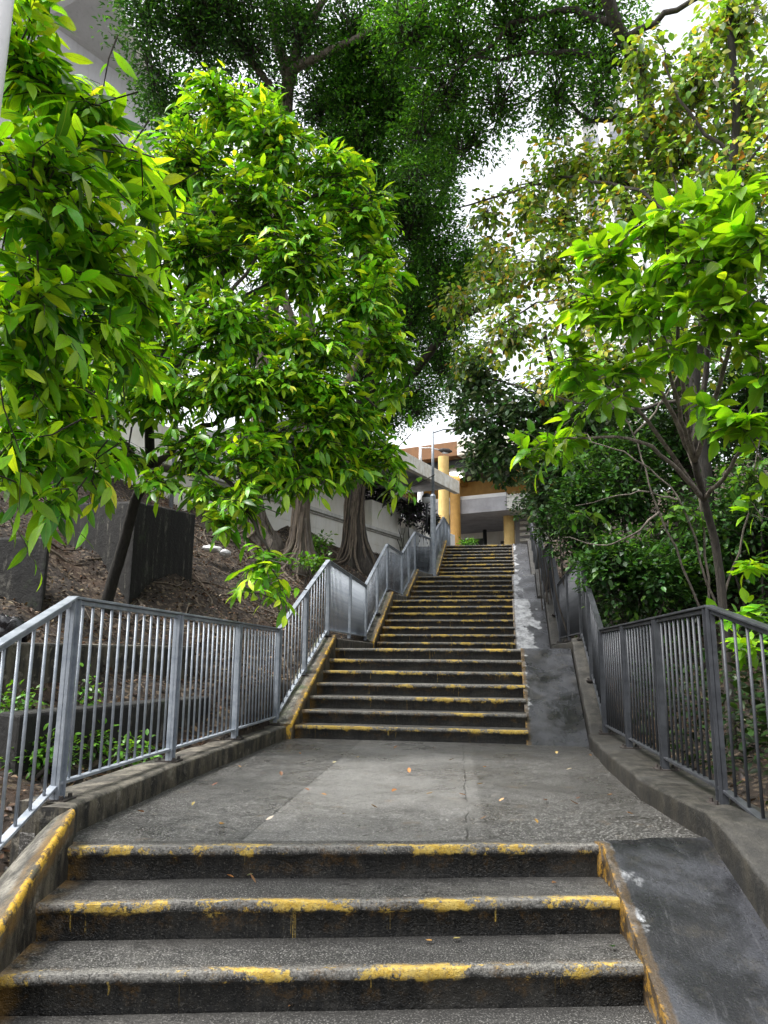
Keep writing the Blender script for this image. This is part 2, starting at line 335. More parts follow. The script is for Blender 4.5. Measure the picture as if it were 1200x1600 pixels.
def adopt(root):
    """children were built in world coordinates: keep them there"""
    bpy.context.view_layer.update()
    for c in root.children: c.matrix_parent_inverse = root.matrix_world.inverted()
_g = RNG.random((64, 64, 3))
def vnoise(x, y, ch=0):
    x, y = np.asarray(x, float), np.asarray(y, float); xi, yi = np.floor(x).astype(int), np.floor(y).astype(int); fx, fy = x-xi, y-yi
    fx, fy = fx*fx*(3-2*fx), fy*fy*(3-2*fy); g = lambda a, b: _g[a % 64, b % 64, ch]
    return (g(xi, yi)*(1-fx)+g(xi+1, yi)*fx)*(1-fy)+(g(xi, yi+1)*(1-fx)+g(xi+1, yi+1)*fx)*fy
# ------------------------------------------------------------------ profile of the climb
ZP = ([-30, -2.5, -2.2, -.1, 4.585, 6.356, 10.398, 12.194, 13.806, 15.009, 16.597, 19.376, 60], [-1.02, -1.02, -.9, 0, -.019, .993, .993, 2.084, 2.147, 2.897, 2.95, 4.33, 4.33])
def zp(y): return np.interp(y, *ZP)
RL = [(-2.5, -.1), (-.6, -.245), (.15, -.31), (1.4, -.325), (2.95, -.41), (4.55, -.50), (6.385, -.38), (10.2, -.566), (12.3, -.48), (13.6, -.33), (15.1, -.2), (16.4, .086), (19.4, .206), (23, .2)]
def rlx(y): return np.interp(y, [a for a, b in RL], [b for a, b in RL])
RR = [(-2.2, 4.1), (-.7, 3.70), (.29, 3.36), (.72, 3.2), (2.27, 3.12), (4.5, 3.07), (19.4, 2.95), (23, 2.95)]
def rrx(y): return np.interp(y, [a for a, b in RR], [b for a, b in RR])
WTH = math.radians(19); WD = np.array([math.sin(WTH), math.cos(WTH)]); WNV = np.array([math.cos(WTH), -math.sin(WTH)]); W0 = np.array([-1.75, 19.6])
def hill(x, y):
    x, y = np.asarray(x, float), np.asarray(y, float); z0 = zp(y)
    s = (x-W0[0])*WNV[0]+(y-W0[1])*WNV[1]
    L = 4.05-.6*np.clip(s, -.4, 9)+(vnoise(x*1.3, y*1.3)-.5)*.35+(vnoise(x*4, y*4, 1)-.5)*.12
    near = np.clip((rlx(y)-x)/1.5, 0, 1)                      # meets the kerb
    L = np.where(y > 5, L, L); lim = z0+.16+near*6; L = np.minimum(L, lim)
    d = np.clip(x-rrx(y)-.2, 0, None)
    R = z0-.05+.42*np.clip(d, 0, 12)+(vnoise(x*1.1+9, y*1.1)-.5)*.4*np.clip(d, 0, 1)+(vnoise(x*4+3, y*4, 2)-.5)*.12
    zc = z0-.55
    return np.where(x < rlx(y)-.02, L, np.where(x > rrx(y)+.1, R, zc))
xs = np.concatenate([[-600, -200, -80, -40, -25, -18], np.arange(-14, -6, .5), np.arange(-6, 6, .1), np.arange(6, 16, .5), [18, 25, 40, 80, 200, 600]])
ys = np.concatenate([[-400, -100, -40, -20, -12, -8], np.arange(-6, 20, .16), np.arange(20, 40, 1.), [45, 60, 90, 200, 600]])
X, Yg = np.meshgrid(xs, ys, indexing='ij'); Z = hill(X, Yg); nx, ny = len(xs), len(ys)
V = np.stack([X, Yg, Z], -1).reshape(-1, 3); I = (np.arange(nx-1)[:, None]*ny+np.arange(ny-1)[None]).ravel()
g = fast('ground', V, [np.stack([I, I+ny, I+ny+1, I+1], 1)], MS['soil']); tag(g, 'leaf-littered brown soil slope on both sides of the stairs', None, None, 'structure')
# ------------------------------------------------------------------ stairs
def step_obj(L, R, dL, dR, r, t, parent, seed):
    """L,R: nose end points; d: horizontal depth direction; one worn step block with rounded irregular nose"""
    L, R = np.array(L, float), np.array(R, float); n = 56
    prof = [(t+.004, -r-.05, -r-.2), (.03, -r-.05, -r-.05), (.028, -r, -r), (.020, -.055, -.055), (.004, -.042, -.042), (0, -.034, -.034), (0, -.006, -.006), (.002, -.002, -.003), (.007, 0, .007), (.06, .0, .06), (t*.6, -.001, t*.6), (t+.004, 0, t)]
    V = []; U = []; W = np.linalg.norm(R-L)
    for i in range(n+1):
        f = i/n; p = L*(1-f)+R*f; d = np.array(dL)*(1-f)+np.array(dR)*f
        chip = (float(vnoise(f*W*9, seed*3.7))-.5)*.010+(float(vnoise(f*W*31, seed*1.7+9, 1))-.5)*.006
        big = max(0, float(vnoise(f*W*14, seed*5.1+3, 2))-.82)*.10
        for j, (y, z, v) in enumerate(prof):
            e = (chip+big) if 3 <= j <= 8 else 0; zz = -big*.5 if 6 <= j <= 8 else 0
            q = p.copy(); q[:2] += d[:2]*(y+e); q[2] += z+zz+(float(vnoise(f*W*3, seed, 1))-.5)*.006*(j > 6); V.append(q); U.append((f*W, v))
    m = len(prof); F = [(i*m+j, (i+1)*m+j, (i+1)*m+j+1, i*m+j+1) for i in range(n) for j in range(m-1)]
    F += [tuple(range(m)), tuple(n*m+j for j in range(m))[::-1]]
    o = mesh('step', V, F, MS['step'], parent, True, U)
    md = o.modifiers.new('e', 'EDGE_SPLIT'); md.split_angle = math.radians(50)
    o.color = (-.004 if parent is f1 else -.050 if seed < 25 else -.058, 0, 0, 1)
    return o
def ramp_obj(pts, parent, white, base):
    """pts: list of (left xyz, right xyz) from bottom to top"""
    mb = MB(); n = 10; V = []; U = []
    rows = []
    for (a, b), (c, d) in zip(pts[:-1], pts[1:]):
        for k in range(12): f = k/12; rows.append((np.array(a)*(1-f)+np.array(c)*f, np.array(b)*(1-f)+np.array(d)*f))
    rows.append((np.array(pts[-1][0]), np.array(pts[-1][1]))); s = 0; prev = None
    for a, b in rows:
        if prev is not None: s += np.linalg.norm(a-prev)
        prev = a; Wd = np.linalg.norm(b-a)
        V.append(a-np.array([0, 0, .45])); U.append((0, s))
        for k in range(n+1):
            f = k/n; q = a*(1-f)+b*f; q = q+np.array([0, 0, (float(vnoise(s*4+f, f*5+s))-.5)*.012]); V.append(q); U.append((f*Wd, s))
        V.append(b-np.array([0, 0, .45])); U.append((Wd, s))
    m = n+3; R_ = len(rows); F = [(i*m+j, i*m+j+1, (i+1)*m+j+1, (i+1)*m+j) for i in range(R_-1) for j in range(m-1)]
    F += [tuple(range(m))[::-1], tuple((R_-1)*m+j for j in range(m))]
    o = mesh('side_ramp', V, F, MS['ramp'], parent, True, U); o.color = (white, 0, 0, 1)
    md = o.modifiers.new('e', 'EDGE_SPLIT'); md.split_angle = math.radians(40); return o
def strip(name, st, mat, parent=None, depth=.5, rnd=.02):
    """kerb: stations (y, xin, xout, ztop) swept; UV.x = metres from the inner edge (negative down the inner face)"""
    st = np.array(st, float); Y = []
    for a, b in zip(st[:-1], st[1:]):
        k = max(2, int(abs(b[0]-a[0])/.09)); Y += [a*(1-f)+b*f for f in np.linspace(0, 1, k, endpoint=False)]
    Y.append(st[-1]); V = []; U = []; s = 0; sg = np.sign(st[0][2]-st[0][1]); od = st.shape[1] > 4
    for i, row in enumerate(Y):
        y, xi, xo, z = row[:4]; dp = row[4] if od else 0.
        if i: s += np.linalg.norm(np.array(Y[i])[[0, 3]]-np.array(Y[i-1])[[0, 3]])
        j = (float(vnoise(s*7, xi*5+3))-.5)*.014; jz = (float(vnoise(s*5+9, 2.5, 1))-.5)*.010
        w_ = abs(xo-xi)
        for dx, dz, u in ((0, -depth, -depth), (0, -rnd-.05, -.07), (0, -rnd, -rnd), (rnd*.4, -rnd*.3, -.004), (rnd*1.1, 0, rnd), (w_*.5, .003-dp*.4, w_*.5), (w_-rnd, -dp, w_-rnd), (w_, -rnd-dp, w_), (w_, -depth-.5, w_+depth)):
            V.append((xi+sg*(dx+(j if u < .05 else 0)), y, z+dz+jz)); U.append((u, s))
    m = 9; F = [(i*m+q, i*m+q+1, (i+1)*m+q+1, (i+1)*m+q) for i in range(len(Y)-1) for q in range(m-1)]
    if sg > 0: pass
    F += [tuple(range(m)), tuple((len(Y)-1)*m+q for q in range(m))[::-1]]
    o = mesh(name, V, F, mat, parent, True, U); md = o.modifiers.new('e', 'EDGE_SPLIT'); md.split_angle = math.radians(50); return o
def fl1(k):
    r, t, rot = .14535, .3214, .2136
    xl = -.2083*k*t; xr = 2.4859-.1113*k*t
    return (xl, k*t-1.243*rot, k*r), (xr, k*t+(2.4859-1.243)*rot, k*r)
flights = []
f1 = empty('stair_flight', (1.3, -1, -1)); tag(f1, 'nearest flight of worn concrete steps with patchy yellow nosings, at the bottom of the photo', 'stairs')
d1 = (-.2083, 1, 0)
for k in range(0, -7, -1):
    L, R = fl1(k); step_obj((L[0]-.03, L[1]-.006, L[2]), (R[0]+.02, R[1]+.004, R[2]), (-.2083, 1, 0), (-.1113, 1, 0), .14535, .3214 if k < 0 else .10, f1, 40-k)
ramp_obj([((2.76, -2.06, -1.02), (3.55, -1.9, -1.02)), ((2.5, .235, .006), (3.07, .44, .006)), ((2.47, .31, .004), (3.05, .53, .004))], f1, .03, 0)
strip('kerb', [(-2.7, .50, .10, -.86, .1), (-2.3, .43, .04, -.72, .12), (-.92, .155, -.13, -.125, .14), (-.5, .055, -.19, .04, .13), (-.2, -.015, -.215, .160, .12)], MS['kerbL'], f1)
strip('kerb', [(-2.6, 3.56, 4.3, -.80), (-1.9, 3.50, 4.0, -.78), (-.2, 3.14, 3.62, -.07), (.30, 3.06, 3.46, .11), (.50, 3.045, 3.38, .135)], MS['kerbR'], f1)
adopt(f1); flights.append(f1)
spec = [ # y0, z0, r, t, n, xl, xr, rampx, white, left string inner (bottom, top), outer, label
 (4.585, -.019, .1446, .2951, 7, -.291, 2.261, 2.90, .04, (-.294, -.253), (-.60, -.50), 'second flight of dark stained steps rising from the large landing, seven yellow-edged steps'),
 (10.398, .993, .1559, .2993, 7, -.33, 2.23, 2.88, .46, (-.40, -.331), (-.68, -.60), 'third flight up, beside the very pale blotchy ramp'),
 (13.806, 2.147, .150, .3008, 5, -.14, 2.262, 2.82, .18, (-.216, -.10), (-.45, -.32), 'fourth flight up, a short one of five steps beside a bluish grey ramp'),
 (16.597, 2.95, .138, .3088, 10, .31, 2.336, 2.80, .12, (.25, .30), (-.02, .08), 'topmost and longest flight of narrow-looking steps below the ochre columns')]
for y0, z0, r, t, n, xl, xr, xo, wh, si, so_, lab in spec:
    f = empty('stair_flight', ((xl+xr)/2, y0, z0)); tag(f, lab, 'stairs')
    for k in range(1, n+1):
        tt = t if k < n else .12
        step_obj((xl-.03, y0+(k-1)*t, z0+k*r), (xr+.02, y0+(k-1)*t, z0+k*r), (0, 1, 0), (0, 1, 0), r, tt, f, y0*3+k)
    yt, zt = y0+(n-1)*t, z0+n*r
    ramp_obj([((xr, y0-.06, z0-.005), (xo, y0-.06, z0-.005)), ((xr, yt-.02, zt+.012), (xo, yt-.02, zt+.012)), ((xr, yt+.25, zt+.010), (xo, yt+.25, zt+.010))], f, wh, 0)
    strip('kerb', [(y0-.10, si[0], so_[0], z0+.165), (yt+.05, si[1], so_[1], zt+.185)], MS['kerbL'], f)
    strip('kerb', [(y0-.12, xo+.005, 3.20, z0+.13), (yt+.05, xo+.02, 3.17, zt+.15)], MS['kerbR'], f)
    adopt(f); flights.append(f)
# landings ----------------------------------------------------------
def slab(name, quad, z_off, mat, label, sub=1):
    q = np.array(quad, float); V = list(q)+[p-np.array([0, 0, .12]) for p in q]; n = len(q)
    o = mesh(name, V, [tuple(range(n)), tuple(range(n, 2*n))[::-1]]+[(i, i+n, (i+1) % n+n, (i+1) % n) for i in range(n)], mat)
    return tag(o, label, None, None, 'structure')
L0, R0 = fl1(0)
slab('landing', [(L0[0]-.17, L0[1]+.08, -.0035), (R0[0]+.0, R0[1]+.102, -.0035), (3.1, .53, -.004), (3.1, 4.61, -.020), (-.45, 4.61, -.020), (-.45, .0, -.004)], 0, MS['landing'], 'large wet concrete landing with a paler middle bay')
for y0, y1, z0, z1 in ((6.356+.11, 10.43, .991, .990), (12.194+.11, 13.84, 2.081, 2.144), (15.009+.11, 16.63, 2.894, 2.947)):
    slab('landing', [(-.7, y0, z0), (3.1, y0, z0), (3.1, y1, z1), (-.7, y1, z1)][::1], 0, MS['landing'], 'narrow landing between two upper flights')
slab('landing', [(-30, 19.376+.345, 4.326), (30, 19.376+.345, 4.326), (30, 70, 4.326), (-30, 70, 4.326)], 0, MS['landing'], 'paved platform at the top of the stairs') if False else slab('landing', [(-1.0, 19.49, 4.326), (3.6, 19.49, 4.326), (14, 30, 4.326), (14, 52, 4.326), (-12, 52, 4.326), (-3, 30, 4.326)], 0, MS['landing'], 'paved platform at the top of the stairs')
slab('pavement', [(-1, -12, -1.05), (6, -12, -1.05), (6, -2.3, -1.05), (-1, -2.3, -1.05)], 0, MS['landing'], 'lower pavement below the first flight')
# landing kerbs (setting)
def kerbset(st, mat, lab):
    o = strip('kerb', st, mat); tag(o, lab, None, None, 'structure')
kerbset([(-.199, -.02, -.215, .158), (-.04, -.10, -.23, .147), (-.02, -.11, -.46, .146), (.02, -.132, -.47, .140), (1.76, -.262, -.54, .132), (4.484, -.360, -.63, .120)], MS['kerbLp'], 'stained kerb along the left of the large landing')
kerbset([(.501, 3.045, 3.38, .133), (.86, 2.985, 3.36, .130), (1.54, 2.905, 3.32, .125), (2.9, 2.865, 3.28, .122), (4.464, 2.885, 3.22, .115)], MS['kerbR'], 'kerb with shade put into its dark colour, along the right of the large landing')
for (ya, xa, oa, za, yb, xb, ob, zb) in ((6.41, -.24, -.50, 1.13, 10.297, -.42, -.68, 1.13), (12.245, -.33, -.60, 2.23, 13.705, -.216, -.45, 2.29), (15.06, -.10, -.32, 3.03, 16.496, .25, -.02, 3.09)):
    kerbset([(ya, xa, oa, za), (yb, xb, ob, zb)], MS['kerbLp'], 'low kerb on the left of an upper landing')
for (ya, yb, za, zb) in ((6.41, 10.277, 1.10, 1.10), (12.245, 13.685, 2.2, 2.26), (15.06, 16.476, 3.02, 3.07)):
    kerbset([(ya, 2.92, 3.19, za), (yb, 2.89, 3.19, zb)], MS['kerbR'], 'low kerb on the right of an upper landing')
# ------------------------------------------------------------------ railings
def railing(name, pts, extra, mat, label):
    """pts: (x,y,z of kerb top, sloped?) break points; every bay hung between flat posts"""
    root = empty(name, pts[0][:3]); tag(root, label, 'railing')
    H = 1.05; bal = []; posts = []
    pm = MB(); pm.box((0, 0, H/2+.0), (.028, .07, H)); pm.box((.022, .031, H/2), (.022, .008, H)); pm.box((.022, -.031, H/2), (.022, .008, H))
    plate = MB(); plate.box((0, 0, .007), (.16, .13, .014))
    for i, j in ((-1, -1), (1, -1), (-1, 1), (1, 1)): plate.tube([(i*.055, j*.045, .01), (i*.055, j*.045, .035)], .011, 6)
    pproto = None; bm_ = {}
    def post(p, ang):
        nonlocal pproto
        if pproto is None:
            a = pm.build('post', mat, root); b = plate.build('base_plate', MS['rust'], a)
            bolts = MB()
            for z in (.25, .55, .95): bolts.tube([(-.022, 0, z), (-.012, 0, z)], .010, 6)
            c = bolts.build('bolt', MS['rust'], a); pproto = a
        else:
            a = pproto.copy(); COL.objects.link(a); a.parent = root
            for ch in pproto.children: c = ch.copy(); COL.objects.link(c); c.parent = a
        a.location = Vector(p)-root.location; a.rotation_euler = (0, 0, ang)
    def balu(p, dz):
        mk = 'b'
        if mk not in bm_:
            m_ = MB(); m_.tube([(0, 0, .10), (0, 0, H-.015)], .0085, 8); bm_[mk] = m_
        bal.append(np.array(p, float))
    for i in range(len(pts)-1):
        a, b = np.array(pts[i][:3], float), np.array(pts[i+1][:3], float); nb = extra[i]; d = b-a; ang = math.atan2(d[1], d[0])-math.pi/2
        for k in range(nb): post(a+d*k/nb, ang + (math.pi if pts[i][0] > 1.5 else 0))
        tr = MB(); dn = d/np.linalg.norm(d); up = np.array([0, 0, 1.])
        tr.bar(a+up*(H+.012)-dn*.012, b+up*(H+.012)+dn*.012, .062, .014); tr.bar(a+up*(H-.012), b+up*(H-.012), .03, .022)
        tr.build('top_rail', mat, root, bevel=.003)
        br = MB(); br.bar(a+up*.088, b+up*.088, .045, .016); br.build('bottom_rail', mat, root, bevel=.002)
        hd = np.linalg.norm(d[:2])
        for k in range(nb):
            n = max(2, int(round(hd/nb/.115)))
            for q in range(1, n): balu(a+d*(k+q/n)/nb, 0)
    post(b, ang + (math.pi if pts[0][0] > 1.5 else 0))
    dist = [np.linalg.norm(p-CAM) for p in bal]; order = np.argsort(dist)
    proto = None; far = MB()
    vis = [i for i in order if (bal[i]-CAM)@FWD > .6]
    for r_, i in enumerate(vis):
        if r_ < 100:
            if proto is None: proto = bm_['b'].build('baluster', mat, root, True); o = proto
            else: o = proto.copy(); COL.objects.link(o); o.parent = root
            o.location = Vector(bal[i])-root.location
        else: far.tube([bal[i]+np.array([0, 0, .10]), bal[i]+np.array([0, 0, H-.015])], .0085, 6)
    fo = far.build('baluster', mat, root, True); fo['kind'] = 'stuff'; fo['label'] = 'far balusters of the upper bays'
    for c in root.children:
        if c.name.startswith(('top_rail', 'bottom_rail')) or c is fo: c.location = -root.location
    return root
LP = [(-.12, -2.5, -.93), (-.285, .06, .135), (-.50, 4.53, .125), (-.385, 6.385, 1.15), (-.566, 10.2, 1.16), (-.485, 12.3, 2.27), (-.335, 13.62, 2.24), (-.2, 15.08, 3.0), (.075, 16.42, 3.02), (.20, 19.4, 4.20), (.20, 22.0, 4.33)]
railing('left_railing', LP, [2, 3, 2, 2, 2, 1, 2, 1, 3, 2], MS['steel'], 'pale galvanised steel railing zigzagging up the left side of the stairs')
bpy.data.objects['left_railing'].name = 'metal_railing'
RP = [(4.05, -2.3, -.72), (3.2, .72, .12), (3.07, 4.48, .12), (3.065, 6.385, 1.12), (3.06, 10.2, 1.15), (3.06, 12.3, 2.24), (2.99, 13.62, 2.22), (2.98, 15.08, 3.0), (2.93, 16.42, 3.0), (2.93, 19.4, 4.2)]
railing('metal_railing', RP, [2, 3, 2, 2, 2, 1, 2, 1, 3], MS['steelR'], 'steel railing with shade put into its dark colour, climbing the right side of the stairs')
# ------------------------------------------------------------------ lamp posts
def lamp(base, ztop, zsleeve, r0, arm, name, label, mat=None):
    mat = mat or MS['steel']; b = np.array(base, float); t = empty(name, b); tag(t, label, 'street lamp')
    m = MB(); m.tube([b, b+[0, 0, zsleeve]], r0, 14); m.tube([b+[0, 0, zsleeve], b+[0, 0, zsleeve+.06]], [r0*1.1, r0*.75], 14); m.build('sleeve', mat, t, False)
    m = MB(); m.tube([b+[0, 0, zsleeve+.02], [b[0], b[1], ztop]], [r0*.6, r0*.42], 12); m.build('pole', mat, t, True)
    e = np.array([b[0], b[1], ztop-.05])+np.array(arm); m = MB(); m.tube([[b[0], b[1], ztop-.05], (np.array([b[0], b[1], ztop-.05])+e)/2+[0, 0, .05], e], .022, 8); m.build('arm', mat, t, True)
    d = np.array(arm)/np.linalg.norm(arm); m = MB(); m.tube([e-d*.05, e+d*.08, e+d*.35, e+d*.5], [.03, .09, .10, .03], 10); h = m.build('lamp_head', MS['rust'], t, True)
    m = MB(); m.tube([e+d*.1-[0, 0, .06], e+d*.32-[0, 0, .06]], [.06, .06], 8); l = m.build('lens', MS['lampglass'], h, True)
    adopt(t)
lamp((.17, 16.25, 3.0), 7.14, 2.25, .075, (.62, .05, .10), 'street_lamp', 'tall slim grey street lamp beside the left railing, right next to the stairs')
lamp(tuple(at(657, 800, 27)), at(657, 692, 27)[2], 1.6, .11, (.7, .4, .0), 'street_lamp', 'pale lamp post standing behind the canopy, left of the tall slim lamp', MS['white'])
t = empty('globe_lamp', at(667, 830, 23.5)); tag(t, 'round globe lamp on a short stem among the purple-leaved shrubs', 'lamp')
p0, p1 = at(667, 832, 23.5), at(667, 783, 23.5); m = MB(); m.tube([p0, p1], .035, 8); m.build('stem', MS['dark'], t, True)
def ball(c, r, n=12, sq=1., zl=-1, zh=1):
    V = []; F = []
    zz = np.linspace(math.asin(zl), math.asin(zh), n)
    for a in zz:
        for k in range(16): V.append((c[0]+r*math.cos(a)*math.cos(k*math.pi/8), c[1]+r*math.cos(a)*math.sin(k*math.pi/8), c[2]+sq*r*math.sin(a)))
    for i in range(n-1):
        for k in range(16): F.append((i*16+k, i*16+(k+1) % 16, (i+1)*16+(k+1) % 16, (i+1)*16+k))
    return V, F
V, F = ball(p1+[0, 0, .08], .17, 10, 1, -1, .1); mesh('globe', V, F, MS['lampglass'], t, True)
V, F = ball(p1+[0, 0, .08], .175, 8, 1, .1, 1); mesh('cap', V, F, MS['dark'], t, True); adopt(t)
# big white post at the very left edge of the picture
t = empty('street_lamp', (-.20, -1.15, -.9)); a, b = at(9, 0, 3.6), at(2, 175, 3.6); dd = (b-a)/(b[2]-a[2]); bz = a+dd*(-.9-a[2])
tag(t, 'white painted lamp post partly seen in the upper left corner', 'street lamp')
xy = at(-6, 90, 3.05)+[.05, 0, 0]; m = MB(); m.tube([(xy[0]-.05, xy[1], -.3), (xy[0]-.05, xy[1], 8)], [.045, .035], 16); m.build('pole', MS['white'], t, True)
m = MB(); m.tube([(xy[0]-.05, xy[1], 7.95), (xy[0]+.1, xy[1]-.6, 8.15)], .03, 8); m.build('arm', MS['white'], t, True); adopt(t)
xy = at(299, 300, 16); t = empty('street_lamp', (xy[0], xy[1], 4)); tag(t, 'thin pale pole glimpsed between the left tree crowns', 'pole')
m = MB(); m.tube([(xy[0], xy[1], 3.6), (xy[0], xy[1], xy[2]+.45)], .045, 8); m.build('pole', MS['steel'], t, True); adopt(t); t.name = 'utility_pole'
# ------------------------------------------------------------------ podium wall and planters
def wp(a, off, z): return np.array([*(W0+WD*a+WNV*off), z])
def wbox(mb, a0, a1, o0, o1, z0, z1):
    mb.box(wp((a0+a1)/2, (o0+o1)/2, (z0+z1)/2), (a1-a0, o1-o0, z1-z0), (np.array([*WD, 0]), np.array([*WNV, 0]), np.array([0, 0, 1.])))
pw = empty('podium_wall', wp(0, 0, 4)); tag(pw, 'long pale rendered podium wall with a white ledge behind the fig trunks', 'wall')
m = MB(); wbox(m, -24, 1.4, -.5, 0, 2.5, 4.33); wbox(m, -24, 1.4, -.5, -.012, 4.33, 4.35); wbox(m, -24, 1.4, -.5, 0, 4.35, 4.78); m.build('wall', MS['wall'], pw)
m = MB(); wbox(m, -24, 1.6, -.8, .13, 4.78, 4.88); wbox(m, -24, 1.6, -.8, .06, 4.73, 4.779); m.build('ledge', MS['coping'], pw, bevel=.01)
m = MB(); wbox(m, -24, -9.2, -.9, -.25, 4.872, 5.75); wbox(m, -8.6, -1.1, -.9, -.25, 4.872, 5.75); m.build('parapet', MS['wall'], pw, bevel=.01)
adopt(pw)
pl = empty('planter_wall', at(600, 830, 24)); tag(pl, 'stepped pale planter boxes under the purple-leaved shrubs, left of the upper stairs', 'wall')
a0 = -.9
m = MB(); wbox(m, -1.0, 1.0, -1.6, .1, 4.875, 5.72); m.build('planter', MS['wall'], pl, bevel=.01)
m = MB(); wbox(m, 1.1, 1.9, -1.0, .35, 4.5, 5.15); m.build('bracket', MS['coping'], pl, bevel=.01)
m = MB(); wbox(m, 1.95, 5.6, -1.3, .15, 4.45, 5.55); m.build('planter', MS['wall'], pl, bevel=.01)
m = MB(); wbox(m, 1.42, 5.6, -1.0, .0, 3.4, 4.3); m.build('base', MS['wall'], pl)
m = MB(); wbox(m, 1.6, 5.6, -.9, .32, 4.32, 4.42); m.build('ledge', MS['coping'], pl)
adopt(pl)
# ------------------------------------------------------------------ building at the top
TB = math.radians(19); BX = np.array([math.cos(TB), -math.sin(TB), 0]); BY = np.array([math.sin(TB), math.cos(TB), 0]); BZ = np.array([0, 0, 1.])
def bbox(mb, p, dx, dy, dz):
    """box from corner p spanning dx along BX, dy along BY, dz up"""
    p = np.array(p, float); c = p+BX*dx/2+BY*dy/2+BZ*dz/2; mb.box(c, (abs(dx), abs(dy), abs(dz)), (BX, BY, BZ))
bd = empty('pavilion_building', (0.5, 27, 4.33)); tag(bd, 'ochre columned building with brown roof soffit and pale canopy at the top of the stairs', 'building')
RC = at(714, 689, 30)                                   # near roof corner, upper edge
m = MB(); bbox(m, RC-BZ*.62, -9, 9, .62); m.build('roof', MS['brown'], bd, bevel=.02)
m = MB(); bbox(m, RC-BZ*.62+BX*.006-BY*.03, 7, 9, .68); m.build('roof', MS['stain'], bd, bevel=.02)
m = MB(); bbox(m, RC-BZ*.98-BX*8.4+BY*.5, 15, 8, .34); m.build('soffit', MS['dark'], bd)
for k in range(4):
    m = MB(); bbox(m, RC-BZ*1.2-BX*(7.5-k*3.2)+BY*.4, .3, 7.5, .2); m.build('beam', MS['tan'], bd)
cz = RC[2]-1.0
q = at(710, 729, 31.5); m = MB(); m.tube([(q[0], q[1], cz-.07), (q[0], q[1], cz-.004)], .42, 20); m.build('downlight', MS['downlight'], bd)
def column(u, D, r, ztop, mt, n=24, sq=False):
    p = at(u, 853, D); mm = MB(); mm.tube([(p[0], p[1], 4.2), (p[0], p[1], ztop)], r, n); o = mm.build('column', mt, bd, True)
    md = o.modifiers.new('e', 'EDGE_SPLIT'); md.split_angle = .9; return p
column(694, 28, .21, cz, MS['tanl']); column(712, 31, .22, cz, MS['tan']); column(796, 31.5, .23, at(796, 795, 31.5)[2]+.3, MS['tanl'])
# mezzanine slab
MC = at(792, 797, 30.4); m = MB(); bbox(m, MC-BX*4.2, 4.2, 7, .62); m.build('mezzanine', MS['soffit'], bd, bevel=.02)
m = MB(); bbox(m, MC-BX*4.15+BZ*.63+BY*.1, 4.1, .2, .16); m.build('handrail', MS['white'], bd)
m = MB(); bbox(m, MC+BZ*.0+BX*.005, .9, 5, .66); m.build('mezzanine', MS['coping'], bd, bevel=.02)
m = MB(); bbox(m, MC-BX*4.4+BZ*.85+BY*1.3, 6.0, .25, 2.2); m.build('wall', MS['tan'], bd)
# rear walls with dark opening
RW = at(700, 800, 37); RW[2] = 4.33
m = MB(); bbox(m, RW-BX*6, 13, .3, 3.0); m.build('wall', MS['wall'], bd)
m = MB(); bbox(m, RW-BX*1.5-BY*4.6+BZ*2.55, 7, 4.4, .10); m.build('ceiling', MS['white'], bd); m = MB(); bbox(m, RW+BX*.75-BY*.06+BZ*.01, 1.15, .05, 2.2); m.build('doorway', MS['dark'], bd)
p = at(758, 858, 35); m = MB(); m.tube([(p[0], p[1], 4.3), (p[0], p[1], 7.6)], .10, 10); m.build('post', MS['dark'], bd, True)
p = at(774, 858, 36); m = MB(); bbox(m, (p[0]-.2, p[1], 4.3), .42, .3, 3.2); m.build('pillar', MS['grey'], bd)
m = MB(); bbox(m, RW+BX*2.75-BY*.06+BZ*.01, .4, .05, 2.0); m.build('doorway', MS['dark'], bd)
p = at(716, 858, 34.5); m = MB(); bbox(m, (p[0], p[1], 4.3), .1, .1, 3.0); m.build('post', MS['white'], bd)
# left canopy with stained fascia
CE = at(718, 771, 25.0); m = MB(); c0 = CE-BY*8.5; m.box((CE+c0)/2-BX*.09+BZ*.21, (8.5, .18, .44), (BY, BX, BZ)); m.build('canopy_fascia', MS['stain'], bd, bevel=.01)
m = MB(); m.box((CE+c0)/2-BX*2.2+BZ*.28, (8.4, 4.0, .18), (BY, BX, BZ)); m.build('canopy_slab', MS['soffit'], bd)
for k in (2., 5, 8): m = MB(); m.box(CE-BY*k-BX*2.2+BZ*.07, (.22, 3.9, .24), (BY, BX, BZ)); m.build('beam', MS['soffit'], bd)
p = at(611, 770, 25.5); m = MB(); m.tube([(p[0], p[1], 4.3), (p[0], p[1], CE[2]+.1)], .16, 14); m.build('column', MS['wall'], bd, True)
m = MB(); m.box((CE+c0)/2-BX*4.4+[0, 0, -1.0], (9, .2, 3.0), (BY, BX, BZ)); m.build('wall', MS['wall'], bd)
# second lower canopy band
# right side walls / steps behind the vegetation
m = MB(); bbox(m, at(806, 850, 33), 5, .4, 1.6); m.build('side_wall', MS['grey'], bd)
for k in range(5): m = MB(); bbox(m, at(812, 846-k*9, 32.5)-BZ*.0, 3.0, .25, .12); m.build('louvre', MS['wall'], bd)
adopt(bd)
